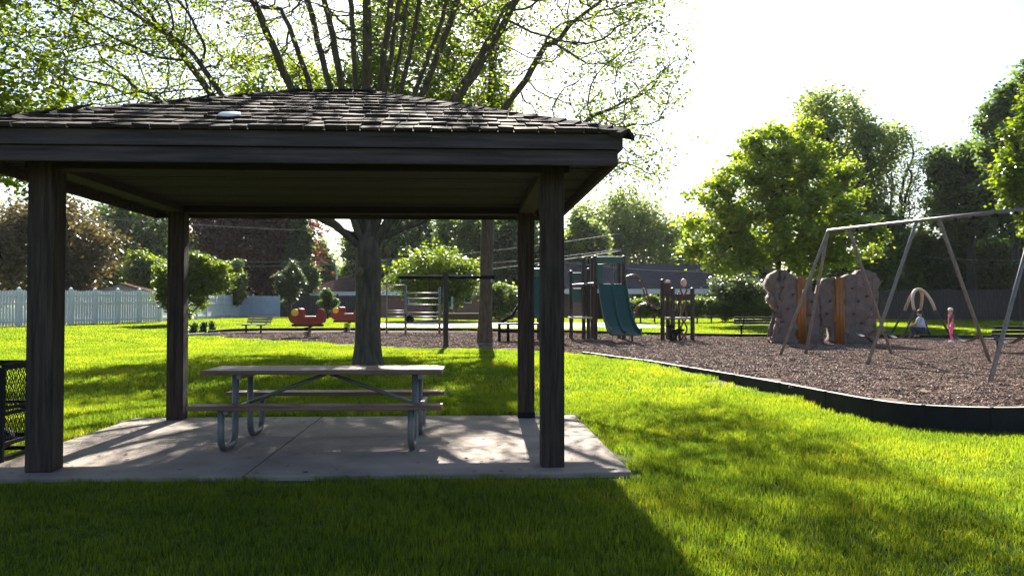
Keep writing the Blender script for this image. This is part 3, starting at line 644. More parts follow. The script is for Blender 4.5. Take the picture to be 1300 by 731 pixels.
# ------------------------------------------------------------------ fences, houses
def board_fence(name, label, A, B, h, nb, mt, pickets=True, capm=None, cat='fence', postw=.13, drop=0.0):
    A, B = Vector(A), Vector(B); L = (B - A).length; root = empty(name, A, math.atan2(B.y - A.y, B.x - A.x), label, cat)
    for i in range(nb):
        x0, x1 = L * i / nb, L * (i + 1) / nb; zb = lerp_z(A, B, (x0 + x1) / 2 / L)
        m = MB()
        if pickets:
            n = int((x1 - x0 - postw) / .13)
            for k in range(n):
                xx = x0 + postw / 2 + (k + .5) * (x1 - x0 - postw) / n; hh = h - .06 + .02 * math.cos(k)
                m.box((xx, 0, zb + hh / 2 + .03), (.112, .022, hh - .06)); m.add([(xx - .047, -.011, zb + hh), (xx + .047, -.011, zb + hh), (xx + .047, .011, zb + hh), (xx - .047, .011, zb + hh), (xx, -.011, zb + hh + .03), (xx, .011, zb + hh + .03)],
                      [(0, 1, 4), (3, 5, 2), (0, 4, 5, 3), (1, 2, 5, 4)])
            for z in (.25, h * .62, h - .28): m.box(((x0 + x1) / 2, -.035, zb + z), (x1 - x0 - postw, .045, .09))
        else:
            n = max(3, int((x1 - x0) / .15))
            for k in range(n):
                xx = x0 + (k + .5) * (x1 - x0) / n; m.box((xx, .004 * (k % 2), zb + h / 2 - .02 * (k % 3 == 0)), ((x1 - x0) / n - .006, .022, h - .05))
            m.box(((x0 + x1) / 2, -.04, zb + .3), (x1 - x0 - .1, .04, .09)); m.box(((x0 + x1) / 2, -.04, zb + h - .3), (x1 - x0 - .1, .04, .09))
        m.build('fence_panel', mt, root)
    for i in range(nb + 1):
        x0 = L * i / nb; zb = lerp_z(A, B, i / nb); m = MB(); m.box((x0, -.01, zb + (h + .06) / 2 - .05), (postw, postw, h + .16))
        m.add([(x0 - postw * .6, -postw * .6, zb + h + .06), (x0 + postw * .6, -postw * .6, zb + h + .06), (x0 + postw * .6, postw * .6, zb + h + .06), (x0 - postw * .6, postw * .6, zb + h + .06), (x0, 0, zb + h + .14)], [(0, 1, 4), (1, 2, 4), (2, 3, 4), (3, 0, 4), (3, 2, 1, 0)])
        m.build('fence_post', mt, root)
    return root
def lerp_z(A, B, t):
    p = A.lerp(B, t); return lawn_h(p.y) - A.z
def gp(px, d): return Vector((X(px, d), d, lawn_h(d)))
board_fence('picket_fence', 'white vinyl picket fence running along the far left side of the lawn', gp(-90, 37), gp(203, 47), 1.78, 9, WHITE)
board_fence('picket_fence', 'white vinyl picket fence running straight back behind the lime green small tree', gp(205, 47.3), Vector((-21.2, 66, lawn_h(66))), 1.72, 8, WHITE)
board_fence('panel_fence', 'smooth pale blue white panel fence behind the bench on the left', gp(288, 66.4), gp(355, 66.2), 1.72, 2, BLUEW, pickets=False)
board_fence('board_fence', 'dark vertical board fence behind the red spring riders', gp(357, 66.2), gp(500, 66.2), 1.75, 4, DFENCE, pickets=False)
board_fence('board_fence', 'dark board fence at the far right behind the swings', gp(1112, 54), gp(1420, 50), 1.9, 7, DFENCE, pickets=False)

def house(name, label, x0, x1, d, ze, zr, depth, wallm, roofm, wins, chim=None, hip=True, fasc=WHITE, zb=None):
    zb = lawn_h(d) if zb is None else zb; root = empty(name, ((x0 + x1) / 2, d, zb), 0, label, 'house'); W = (x1 - x0) / 2; E = ze - zb; Rz = zr - zb; o = .45
    MB().box((0, depth / 2, E / 2 - .1), (2 * W, depth, E + .2)).build('wall', wallm, root)
    m = MB(); a = [(-W - o, -o, E), (W + o, -o, E), (W + o, depth + o, E), (-W - o, depth + o, E)]
    i_ = min(W * .8, depth / 2 + o) if hip else 0
    t = [(-W - o + i_, depth / 2, Rz), (W + o - i_, depth / 2, Rz)]
    m.add(a + t, [(0, 1, 5, 4), (1, 2, 5), (2, 3, 4, 5), (3, 0, 4), (3, 2, 1, 0)]); rf = m.build('roof', roofm, root)
    m = MB(); m.box((0, -o - .02, E - .06), (2 * W + 2 * o + .04, .035, .36)); m.box((-W - o - .02, depth / 2, E - .061), (.035, depth + 2 * o, .2)); m.box((W + o + .02, depth / 2, E - .061), (.035, depth + 2 * o, .2)); m.build('fascia', fasc, root)
    for (wx, wz, ww, wh) in wins:
        wx -= (x0 + x1) / 2; wz -= zb; f = MB()
        for s in (-1, 1): f.box((wx + s * ww / 2, -.03, wz), (.07, .08, wh + .07)); f.box((wx, -.03, wz + s * wh / 2), (ww - .07, .078, .07))
        f.box((wx, -.03, wz), (.05, .07, wh - .07)); fo = f.build('window', WHITE, root)
        MB().box((wx, -.012, wz), (ww - .07, .02, wh - .07)).build('pane', GLASS, fo)
    return root, rf
D = 62
house('brick_house', 'low brick ranch house with a blue grey shingle roof behind the hedge', X(725, D), X(985, D), D, P(0, 369, D).z, P(0, 331, D).z, 9, BRICK, ROOFB,
      [(X(815, D), P(0, 378, D).z, 2.6, 1.0), (X(893, D), P(0, 378, D).z, 1.5, .9), (X(862, D), P(0, 378, D).z, 1.6, .9)], hip=False)
D = 80; h1, rf1 = house('brown_roofed_house', 'small house with a brown hipped roof beyond the dark board fence', X(392, D), X(478, D), D, P(0, 372, D).z, P(0, 351, D).z, 6, mat('dark_siding', (.12, .10, .11), .8), ROOFR, [])
m = MB(); c = P(427, 350, D + 2.5); m.tube([(c.x - h1.location.x, 2.6, P(0, 356, D + 2.6).z - h1.location.z), (c.x - h1.location.x, 2.6, P(0, 338, D + 2.6).z - h1.location.z)], .09, 8); m.build('vent_pipe', WHITE, rf1)
D = 92; house('brown_roofed_house', 'brown roof gable peeking out beside the big tree trunk behind the nearer roof', X(452, D), X(500, D), D, P(0, 371, D).z, P(0, 353, D).z, 7, mat('dark_siding', (.12, .10, .11), .8), ROOFR, [], hip=False)
D = 64; house('brick_house', 'low dark brick building behind the ladder climber with a pale window', X(484, D), X(668, D), D, P(0, 371, D).z, P(0, 360, D).z, 7, BRICK, ROOFR, [(X(531, D), P(0, 379, D).z, 1.4, .7), (X(590, D), P(0, 379, D).z, 1.0, .6)], hip=False)
D = 60; sh = empty('garden_shed', (X(152, D), D, lawn_h(D)), R(6), 'low pale gable of a shed peeking over the white fence', 'shed')
wz = P(0, 364, D).z - lawn_h(D); rz_ = P(0, 360, D).z - lawn_h(D) + .02; hw = 37 * D / F
m = MB(); m.prism([(-hw * .92, 0), (hw * .92, 0), (hw * .92, wz - .3), (0, rz_ - .06), (-hw * .92, wz - .3)], 0, 2.4); m.build('wall', mat('shed_siding', (.42, .37, .38), .8, .1), sh)
m = MB()
for s in (-1, 1): m.beam((0, 1.2, rz_), (s * hw * 1.03, 1.2, wz - .36), 2.9, .07)
m.build('roof', ROOFR, sh)
a, b = Vector((X(562, 52), 52, lawn_h(52))), Vector((X(652, 52), 52, lawn_h(52)))
lw = empty('garden_wall', (a + b) / 2, 0, 'low brick garden wall with a pale sunlit capping beyond the path', 'wall'); Lw = (b - a).length
MB().box((0, 0, .17), (Lw, .25, .44)).build('wall_body', BRICK, lw); MB().box((0, 0, .425), (Lw + .06, .5, .07)).build('capping', PATHC, lw)

# ------------------------------------------------------------------ overhead wires
def wire(label, a, b, sag, r=.012):
    a, b = Vector(a), Vector(b); pts = [a.lerp(b, t / 24) - Vector((0, 0, sag * 4 * (t / 24) * (1 - t / 24))) for t in range(25)]
    o = MB().tube(pts, r, 5).build('power_line', mat('wire_grey', (.20, .21, .22), .6, .1), smooth=True); tag(o, label, 'wire', 'overhead wires')
wire('thin wire crossing the dark trees at the upper left under the roof', P(-60, 262, 44), P(470, 296, 50), .15)
wire('upper of two level wires before the copper tree', P(150, 330, 62), P(495, 331, 62), .1)
wire('lower of two level wires before the copper tree', P(140, 339, 62), P(495, 334, 62), .1)
wire('highest wire rising right between the slim trunk and the shelter post', P(480, 330, 58), P(790, 296, 46), .2)
wire('middle wire rising right between the slim trunk and the shelter post', P(500, 340, 58), P(790, 316, 46), .2)
wire('lowest bright wire rising right beside the back right post', P(560, 348, 56), P(790, 318, 44), .1, .02)
wire('slack wire running past the blue roof from the play tower side', P(700, 330, 55), P(1010, 339, 58), .5)
wire('upper wire crossing above the swing bar at the right', P(1060, 272, 40), P(1340, 264, 40), .15)
wire('lower wire crossing the dark trees behind the swings', P(1180, 327, 44), P(1340, 329, 44), .1)

# ------------------------------------------------------------------ swing set
BARZ = 3.28
F1 = Vector((X(1052, 20.3), 20.3, BARZ)); F3 = Vector((X(1319, 15.6), 15.6, BARZ)); dirb = (F3 - F1).normalized()
def barpt(px):
    k = (px - CX) / F; t = (k * F1.y - F1.x) / (dirb.x - k * dirb.y); return F1 + dirb * t
sw = empty('swing_set', (0, 0, 0), 0, 'tall galvanised swing set with a long top bar on slanting tube legs', 'swing set')
MB().tube([F1 - dirb * .0, F1 + dirb * 3, F3 + dirb * .2], .038, 10).build('top_bar', STEEL, sw, smooth=True)
def bleg(top, foot, r=.036, bend=True):
    top, foot = Vector(top), Vector(foot); foot = foot - Vector((0, 0, .05)); d = foot - top
    if bend: pts = [top + dirb * .0, top + d * .012 + Vector((0, 0, -.01)), top + d * .05 + Vector((0, 0, .0)), foot]
    else: pts = [top, foot]
    MB().tube(pts, r, 10).build('leg', STEEL, sw, smooth=True)
for top, ft in ((F1, at(989, 451)), (F1, at(1022, 449.5)), (barpt(1078), at(1132, 449)), (barpt(1165), at(1099, 464)), (barpt(1193), at(1257, 460)), (F3, at(1254, 486)), (F3 + dirb * .3, at(1425, 476))):
    bleg(top, ft)
swing_px = [(1089, 1106), (1129, 1148), (1214, 1237), (1266, 1292)]
sl_ = ['far left belt swing hanging behind the climbing rock', 'belt swing hanging left of the man beside the middle frame', 'belt swing hanging just right of the girl in pink', 'belt swing hanging nearest to the right frame leg']
for (pa, pb_), lab in zip(swing_px, sl_):
    A, B = barpt(pa), barpt(pb_); mid = (A + B) / 2; gap = .26; u = dirb
    A = mid - u * (A - B).length / 2; B = mid + u * (B - A).length / 2; seatz = mulch_h(mid.y) + .50
    sm = MB(); rows = []
    for k in range(9):
        t = -1 + k / 4; p = Vector((mid.x, mid.y, 0)) + u * t * .27; z = seatz + .13 * t * t; rows.append((p, z))
    pn = Vector((-u.y, u.x, 0)) * .075
    for p, z in rows: sm.v += [tuple(p + pn + Vector((0, 0, z))), tuple(p - pn + Vector((0, 0, z))), tuple(p + pn + Vector((0, 0, z + .014))), tuple(p - pn + Vector((0, 0, z + .014)))]
    for k in range(8): a_ = 4 * k; sm.f += [(a_, a_ + 4, a_ + 5, a_ + 1), (a_ + 2, a_ + 3, a_ + 7, a_ + 6), (a_, a_ + 2, a_ + 6, a_ + 4), (a_ + 1, a_ + 5, a_ + 7, a_ + 3)]; sm.mi += [0] * 4
    so_ = sm.build('swing_seat', RUBBER, sw)
    for q, e_ in ((A, rows[0]), (B, rows[-1])):
        bot = e_[0] + Vector((0, 0, e_[1])); c = MB(); top = q - Vector((0, 0, .06)); n = int((top - bot).length / .06)
        for k in range(n):
            a0 = top.lerp(bot, k / n); b_ = top.lerp(bot, (k + 1.15) / n); off = (u if k % 2 else pn.normalized()) * .009
            c.tube([a0 + off, b_ + off], .003, 4, cap=False); c.tube([a0 - off, b_ - off], .003, 4, cap=False)
        c.build('chain', mat('dull_chain', (.06, .06, .065), .8, .2), so_)
        MB().box(q - Vector((0, 0, .05)), (.05, .05, .09)).build('hanger', BLACK, so_)
for o_ in [x for x in bpy.data.objects if x.name.startswith('swing_seat')]: pass

# small toddler swing with tan arched top
tp = at(1166, 427); ts = empty('arch_swing', tp, R(8), 'small arched swing frame with tan tops and dark legs behind the crouching man', 'swing frame')
hh = P(0, 367, tp.y).z - tp.z; w1 = 15 * tp.y / F
for k, yo in enumerate((-.35, .35)):
    ww = w1 * (.95 if k == 0 else .7)
    ap = [Vector((ww * math.cos(R(a)), yo * (1 - math.sin(R(a))), hh - .75 + .75 * math.sin(R(a)))) for a in range(180, -1, -15)]
    MB().tube(ap, .055, 8).build('arch', TAN, ts, smooth=True)
    for s in (-1, 1): MB().tube([(s * ww, yo, hh - .72), (s * (ww + .52), yo * 1.5, -.05)], .035, 8).build('leg', BROWNP, ts, smooth=True)

# ------------------------------------------------------------------ climbing rock
cr_ = at(1042, 436); rk = empty('climbing_rock', cr_, R(2), 'pinkish brown moulded climbing wall with two orange yellow posts behind the swing legs', 'climbing wall'); s = cr_.y / F
def rock_panel(outl, hole=None, thick=.42, seed=1):
    pts = [Vector(((x - 1042) * s, 0, (436 - y) * s)) for x, y in outl]
    b_ = bmesh.new(); vs = [b_.verts.new(p) for p in pts]; f = b_.faces.new(vs)
    if hole: pass
    bmesh.ops.triangulate(b_, faces=b_.faces)
    zmin, zmax = min(p.z for p in pts), max(p.z for p in pts)
    for zz in np.arange(zmin, zmax, .11): bmesh.ops.bisect_plane(b_, geom=b_.verts[:] + b_.edges[:] + b_.faces[:], plane_co=(0, 0, zz), plane_no=(0, 0, 1))
    for xx in np.arange(min(p.x for p in pts), max(p.x for p in pts), .11): bmesh.ops.bisect_plane(b_, geom=b_.verts[:] + b_.edges[:] + b_.faces[:], plane_co=(xx, 0, 0), plane_no=(1, 0, 0))
    r0 = bmesh.ops.extrude_face_region(b_, geom=b_.faces[:])
    for g_ in r0['geom']:
        if isinstance(g_, bmesh.types.BMVert): g_.co.y += thick
    bmesh.ops.translate(b_, verts=b_.verts, vec=(0, -thick / 2, 0))
    bmesh.ops.recalc_face_normals(b_, faces=b_.faces); b_.normal_update()
    from mathutils import noise
    for v in b_.verts:
        p = v.co.copy(); q_ = Vector((p.x * 3.6 + seed, p.y * 3, p.z * 5.0)); n_ = noise.fractal(q_, .7, 2.3, 5) * .075 + (abs(noise.noise(Vector((p.x * 2.2, seed, p.z * 6.5)))) - .2) * .16
        v.co += Vector((v.normal.x * .35, v.normal.y, v.normal.z * .35)) * n_
        if v.co.z < .02: v.co.z = -.03
    me = bpy.data.meshes.new('rock_panel'); b_.to_mesh(me); b_.free(); me.materials.append(ROCK)
    for p in me.polygons: p.use_smooth = True
    o = bpy.data.objects.new('rock_panel', me); COL.objects.link(o); o.parent = rk; return o
rock_panel([(975, 437), (976, 428), (984, 424), (988, 414), (985, 405), (986, 396), (979, 388), (974, 378), (977, 372), (971, 364), (972, 354), (979, 347), (986, 343), (994, 343), (1000, 348), (1010, 352), (1010, 436)], seed=1)
rock_panel([(1018, 436), (1018, 353), (1026, 354), (1028, 364), (1031, 373), (1037, 372), (1040, 360), (1044, 354), (1058, 352), (1059, 436), (1052, 432), (1051, 416), (1040, 415), (1037, 420), (1040, 430), (1044, 436)], thick=.3, seed=4)
rock_panel([(1068, 436), (1068, 353), (1076, 348), (1086, 349), (1090, 343), (1097, 342), (1104, 346), (1112, 348), (1116, 358), (1111, 370), (1113, 378), (1105, 386), (1103, 396), (1098, 406), (1092, 412), (1090, 420), (1096, 424), (1104, 429), (1106, 437)], seed=8)
HOLD = mat('dark_hold', (.06, .045, .045), .8, .2)
for hx, hy in ((990, 365), (1003, 374), (984, 355), (996, 392), (990, 408), (1000, 418), (1027, 383), (1050, 382), (1046, 398), (1026, 400), (1078, 366), (1092, 362), (1086, 382), (1097, 376), (1080, 398), (1090, 410)):
    MB().ell(((hx - 1042) * s, -.24, (436 - hy) * s), (.055, .06, .038), 10, 6).build('hand_hold', HOLD, rk, smooth=True)
for px in (1014, 1063):
    m = MB(); xx = (px - 1042) * s
    for k in (-1, 0, 1): m.tube([(xx + k * .085, -.22 + .02 * abs(k), -.05), (xx + k * .085, -.22 + .02 * abs(k), (436 - 352) * s)], .055, 10)
    po = m.build('support_post', mat('amber_plastic', (.26, .095, .02), .4, .15), rk, smooth=True)
    if px == 1014: MB().box((xx + .03, -.29, (436 - 372) * s), (.07, .012, .2)).build('notice', WHITE, po)

# ------------------------------------------------------------------ play structure with the teal slides
g0 = at(772, 431); d0 = g0.y; ps = empty('play_structure', (0, 0, 0), 0, 'large dark brown post play structure with decks and a teal double slide', 'play structure')
def post(px, d, top_py, parent=ps, r=.065, mt=BROWNP, capm=None):
    x = X(px, d); z0 = mulch_h(d); z1 = P(0, top_py, d).z
    o = MB().tube([(x, d, z0 - .05), (x, d, z1)], r, 12).build('post', mt, parent, smooth=False)
    MB().ell((x, d, z1), (r * 1.1, r * 1.1, .05), 12, 6).build('post_cap', capm or mt, o, smooth=True); return o
dk = 28.2
for px, dd_, tpy in ((756, dk - .6, 326), (792, dk - .6, 326), (752, dk + .7, 328), (786, dk + .7, 328), (741, dk + .1, 328), (747, dk + .2, 342), (725, dk + .4, 345), (706, dk - .2, 330), (684, dk, 338), (700, dk + 1.2, 338)): post(px, dd_, tpy)
zdeck = P(0, 362, dk).z
def deckp(px0, px1, d_, dep, z, mt=BROWNP):
    MB().box(((X(px0, d_) + X(px1, d_)) / 2, d_, z), (X(px1, d_) - X(px0, d_), dep, .06)).build('deck', mt, ps, bevel=.01)
deckp(754, 791, dk, 1.25, zdeck); deckp(722, 750, dk, 1.1, P(0, 403, dk).z, PATHC); deckp(680, 706, dk + .2, 1.2, P(0, 376, dk).z); deckp(632, 704, dk - 1.2, .9, P(0, 411, dk - 1.2).z)
# hood over the slide and side panels
xa, xb = X(757, dk - .62), X(792, dk - .62); zt = P(0, 327, dk).z
MB().box(((xa + xb) / 2, dk - .66, zt - .11), (xb - xa, .06, .22)).build('slide_hood', TEAL, ps, bevel=.02)
m = MB(); zc = (zdeck + zt - .25) / 2
m.box((xa + .12, dk - .66, zc), (.22, .05, zt - .24 - zdeck)); m.build('hood_side', TEAL, ps, bevel=.02)
m = MB()
for k in range(5): m.tube([(X(776 + k * 3.2, dk + .6), dk + .66, zdeck), (X(776 + k * 3.2, dk + .6), dk + .66, zdeck + .95)], .016, 6)
m.tube([(X(774, dk), dk + .66, zdeck + .95), (X(791, dk), dk + .66, zdeck + .95)], .02, 6); m.build('railing', STEEL, ps)
# double slide: profile from the deck, running towards the viewer and slightly right
def slide(x0, y0, z0, x1, y1, z1, wd, lanes, mt, name='slide'):
    n = 22; m = MB(); rows = []
    for i in range(n + 1):
        t = i / n; e_ = math.sin(min(t * 1.08, 1) * math.pi / 2) ** .9 * .55 + .45 * t * t * (3 - 2 * t); z = z0 + (z1 - z0) * e_
        rows.append((x0 + (x1 - x0) * t ** 2.1, y0 + (y1 - y0) * t, z))
    prof = [(-.5, .17), (-.455, .18), (-.44, .0)]
    if lanes == 2: prof += [(-.05, 0), (-.03, .09), (.03, .09), (.05, 0)]
    prof += [(.44, 0), (.455, .18), (.5, .17)]
    prof2 = prof + [(.5, -.05), (-.5, -.05)]; k = len(prof2)
    for (x, y, z) in rows: m.v += [(x + a_ * wd, y, z + b_) for a_, b_ in prof2]
    for i in range(n):
        for j in range(k): m.f.append((i * k + j, i * k + (j + 1) % k, (i + 1) * k + (j + 1) % k, (i + 1) * k + j)); m.mi.append(0)
    m.f.append(tuple(range(k))[::-1]); m.mi.append(0); m.f.append(tuple(n * k + j for j in range(k))); m.mi.append(0)
    return m.build(name, mt, ps, bevel=.012)
de = 25.9; xe = X(796, de); ze = P(0, 424, de).z
slide((X(760, dk) + X(789, dk)) / 2, dk - .62, zdeck + .02, xe, de, ze, .92, 2, TEAL)
MB().tube([(xe + .18, de + .2, mulch_h(de) - .03), (xe + .18, de + .2, ze)], .03, 8).build('slide_leg', BROWNP, ps)
slide(X(680, dk), dk - .5, P(0, 352, dk).z, X(676, 26.4), 26.6, P(0, 402, 26.6).z, .62, 1, TEAL)
MB().box((X(679, dk - .5), dk - .5, P(0, 350, dk).z + .1), (.75, .06, .25)).build('slide_hood', TEAL, ps, bevel=.02)
for pxa, pxb, ya, yb, mt_ in ((727, 739, 346, 356, TEAL), (727, 739, 366, 384, TEAL), (755, 770, 372, 405, BROWNP), (739, 750, 362, 400, BROWNP)):
    z0, z1 = P(0, yb, dk + .3).z, P(0, ya, dk + .3).z; m = MB(); m.box(((X(pxa, dk) + X(pxb, dk)) / 2, dk + .3, (z0 + z1) / 2), (X(pxb, dk) - X(pxa, dk), .04, z1 - z0)); m.build('play_panel', mt_, ps, bevel=.01)
m = MB(); zr0 = P(0, 362, dk).z
m.tube([(X(725, dk), dk - .5, zr0), (X(756, dk), dk - .62, zr0 + .06)], .025, 8); m.tube([(X(684, dk), dk - .4, P(0, 345, dk).z), (X(706, dk), dk - .3, P(0, 345, dk).z)], .03, 8); m.build('handrail', STEEL, ps)
# black ladder ramp on the left: rails, rungs
m = MB(); A0, A1 = P(633, 411, 27), P(664, 376, 27.4)
for yo in (0, .5): m.tube([A0 + Vector((0, yo, 0)), A0.lerp(A1, .45) + Vector((.1, yo, -.12)), A1 + Vector((0, yo, 0))], .05, 8)
for k in range(7): p = A0.lerp(A1, k / 6); m.tube([p + Vector((0.02, -.03, -.02)), p + Vector((0.02, .55, -.02))], .03, 8)
m.tube([A1, (X(684, dk), dk, A1.z + .1)], .05, 8)
m.build('ramp_ladder', BLACK, ps, smooth=True)
for px in (634, 645, 660, 700): post(px, 27 - .25, 410, r=.045, mt=BLACK)
m = MB(); z = P(0, 421, 26.6).z; m.box((X(668, 26.4), 26.5, z), (X(700, 26.5) - X(634, 26.5), .28, .05)); m.build('step', BLACK, ps)
# steps down from the low deck
# arched climber to the right of the tower
m = MB()
for yo in (-.28, .28):
    pts = [P(791, 356, dk) + Vector((0, yo, 0))] + [P(x, y, dk) + Vector((0, yo, 0)) for x, y in ((798, 350), (806, 350), (813, 356), (818, 366), (821, 377), (826, 386), (834, 391), (842, 392))]
    m.tube(spline(pts, 3), .026, 8)
    pts2 = [P(x, y, dk - .1) + Vector((0, yo, 0)) for x, y in ((822, 384), (812, 388), (806, 397), (803, 410), (803, 425))]
    m.tube(spline(pts2, 3), .022, 8)
for x, y in ((798, 350), (806, 350), (813, 356), (818, 366), (821, 377), (828, 388), (836, 392), (812, 388), (806, 397), (803, 410)): m.tube([P(x, y, dk) + Vector((0, -.28, 0)), P(x, y, dk) + Vector((0, .28, 0))], .02, 6)
m.build('arch_climber', mat('dark_red_tube', (.09, .035, .03), .4, .1), ps, smooth=True)

# climbing posts station
cs = empty('climbing_station', (0, 0, 0), 0, 'group of dark climbing posts with low deck and twisted pole right of the slide', 'climbing frame')
dc = at(860, 432).y
for px, dd_, tpy, mm in ((841, dc + .1, 356, BROWNP), (848, dc + .5, 357, BROWNP), (854, dc - .4, 367, BROWNP), (879, dc - .3, 367, BROWNP), (862, dc + .9, 372, BROWNP)): post(px, dd_, tpy, cs, .07 if px != 862 else .04, mm, PATHC if px in (848,) else None)
m = MB(); m.box(((X(843, dc) + X(879, dc)) / 2, dc, P(0, 404, dc).z), (X(879, dc) - X(843, dc), .55, .07)); m.build('deck', mat('grey_deck', (.28, .25, .25), .6), cs, bevel=.01)
m = MB()
for ph in (0, math.pi): m.tube([Vector((X(868, dc) + .10 * math.cos(ph + t * .7), dc + .10 * math.sin(ph + t * .7), mulch_h(dc) - .02 + t * .095)) for t in range(20)], .028, 8)
m.build('twisted_pole', mat('dark_red_tube', (.09, .035, .03), .4, .1), cs, smooth=True)
m = MB(); m.ell(P(868, 359, dc), (.1, .1, .14), 12, 8); m.build('pole_finial', TAN, cs, smooth=True)
m = MB()
for px, py in ((851, 414), (858, 421), (863, 419)): q = P(px, py, dc - .5); m.ell(q, (.16, .13, .05), 12, 6); m.tube([(q.x, q.y, mulch_h(q.y) - .03), q], .03, 8)
m.build('step_pod', BLACK, cs, smooth=True)
m = MB(); m.box(P(845, 367, dc + .2), (.34, .06, .45)); m.build('play_panel', mat('dark_red_panel', (.05, .012, .012), .5), cs, bevel=.02)
m = MB(); m.box(P(868, 377, dc + .1), (.42, .05, .22)); m.build('play_panel', mat('dark_red_panel', (.05, .012, .012), .5), cs, bevel=.02)

# T shaped pull-up bar
tbp = at(566, 440); tbar = empty('pull_up_bar', tbp, 0, 'dark T shaped exercise post with a long level crossbar', 'exercise bar'); zz = P(0, 352, tbp.y).z - tbp.z; q = tbp.y / F
MB().tube([(0, 0, -.05), (0, 0, zz + .12)], .075, 12).build('post', BROWNP, tbar)
m = MB(); m.beam((-60 * q, 0, zz), (62 * q, 0, zz), .07, .10); m.build('crossbar', BLACK, tbar, bevel=.01)
m = MB()
for k in (-1, 1): m.tube([(k * 58 * q, 0, zz - .02), (k * 58 * q, 0, zz - .14)], .02, 6)
m.box((.18, -.02, zz - .72), (.05, .02, .36)); m.build('fitting', mat('pale_blue_paint', (.3, .5, .7), .4), tbar)

# ladder climber with level rungs
lp = at(538, 424); lc = empty('ladder_climber', lp, 0, 'grey wall ladder climber with level rungs between two posts', 'climbing frame'); q = lp.y / F
for px, tpy, r_ in ((515, 362, .045), (558, 364, .045), (563, 364, .045), (491, 356, .03)):
    MB().tube([((px - 538) * q, 0 if px != 563 else .3, -.05), ((px - 538) * q, 0 if px != 563 else .3, (424 - tpy) * q)], r_, 10).build('post', STEEL, lc, smooth=True)
m = MB()
for py in (372, 379, 387, 397, 402, 406): m.tube([((515 - 538) * q, 0, (424 - py) * q), ((558 - 538) * q, 0, (424 - py) * q)], .022, 8)
for py in (362, 394, 397, 402): m.tube([((491 - 538) * q, 0, (424 - py) * q), ((515 - 538) * q, 0, (424 - py) * q)], .016, 8)
m.build('rung', STEEL, lc, smooth=True)
m = MB(); m.box(((521 - 538) * q, -.15, (424 - 400) * q), (.34, .3, .05)); m.ell(((521 - 538) * q, -.15, (424 - 405) * q), (.16, .16, .14), 10, 6); m.build('perch', BLACK, lc)

# spring riders
def rider(label, px, py, sc=1.0, rz=0):
    b = at(px, py); r = empty('spring_rider', b, rz, label, 'spring rider', 'spring riders on the wood chips')
    m = MB(); cz = .38
    m.tube([Vector((.13 * math.cos(t * .6), .13 * math.sin(t * .6), -.02 + t * .0072)) for t in range(56)], .018, 6); m.build('spring', BLACK, r, smooth=True)
    m = MB(); m.box((0, 0, .42), (1.05, .40, .08)); m.box((0, 0, .0), (.4, .4, .03)); m.build('base', BLACK, r, bevel=.02)
    MB().prism([(-.60, .66), (-.48, .50), (-.15, .40), (.15, .40), (.50, .50), (.60, .66)], -.17, .17).build('hull', BLACK, r, bevel=.015)
    for s in (-1, 1):
        pr = [(-.62, .62), (-.55, .52), (-.35, .43), (.35, .43), (.58, .52), (.62, .70), (.58, .92), (.50, 1.0), (.38, .98), (.30, .72), (-.10, .68), (-.14, .98), (-.28, 1.02), (-.40, .86), (-.58, .80)]
        MB().prism(pr, s * .2 - .02, s * .2 + .02).build('side_panel', REDP, r, bevel=.015)
        c = MB(); c.tube([(-.40, s * .23, .86), (-.40, s * .27, .86)], .125, 16); c.build('wheel', YELP if s < 0 else ORNG, r, bevel=.01)
    MB().box((.1, 0, .72), (.38, .34, .05)).build('seat', TAN, r, bevel=.02)
    MB().box((-.42, 0, .82), (.06, .36, .30)).build('front_panel', ORNG, r, bevel=.02)
    m = MB(); m.tube([(-.2, -.3, .98), (-.2, .3, .98)], .02, 8); m.build('handlebar', STEEL, r)
    r.scale = (sc, sc, sc); return r
rider('red and orange spring rider nearer the left bench', 391, 428, 1.0, R(4))
r2 = rider('red spring rider with a yellow disc beside the big tree trunk', 441, 421, 1.0, R(-6))
r3 = rider('yellow and red spring rider cut off by the right edge', 1313, 452, .8, R(60))

# benches
def bench(label, px, py, wdt, rz, mt, backz=.85, group='park benches'):
    b = at(px, py); r = empty('park_bench', b, rz, label, 'bench', group); W = wdt / 2; r.scale = (1, 1, .78)
    m = MB()
    for k in range(4): m.box((0, -.18 + k * .12, .44), (wdt, .10, .04))
    m.build('seat', mt, r, bevel=.008); m = MB()
    for k in range(3): m.box((0, .26 + k * .045, .56 + k * .125), (wdt, .035, .10), Matrix.Rotation(R(-15), 3, 'X'))
    m.build('backrest', mt, r, bevel=.008)
    for s in (-.62, .62):
        m = MB(); m.tube([(s * W, 0, -.05), (s * W, 0, .41)], .035, 8); m.tube([(s * W, -.2, .40), (s * W, .18, .41), (s * W, .26, .5), (s * W, .37, .84)], .022, 8); m.build('leg', BLACK, r)
    return r
bench('bench with a pale worn seat standing alone at the left end of the wood chips', 322, 423, 1.15 * 1.25, R(-35), mat('worn_seat', (.20, .17, .155), .8, .2), group='park benches')
bench('dark bench on the far edge between the climbing posts and the rock', 961, 424.5, 1.9, R(180), BLACK)
b_ = bench('low dark bench with a pale edge at the far right behind the swing leg', 1290, 447, 1.5, R(176), KERB)
# loose kerb lengths at the left end
for (px, py, l, rz, lab) in ((247, 426.5, .75, 35, 'short pale loose kerb length lying tilted at the left end of the chips'), (264, 426, .9, -6, 'short grey loose kerb length lying level near the shrubs')):
    p = at(px, py); m = MB(); m.box((0, 0, .05), (l, .14, .10)); o = m.build('loose_kerb', KERBT, bevel=.015); o.location = p; o.rotation_euler = (0, R(-3), R(rz)); tag(o, lab, 'kerb')

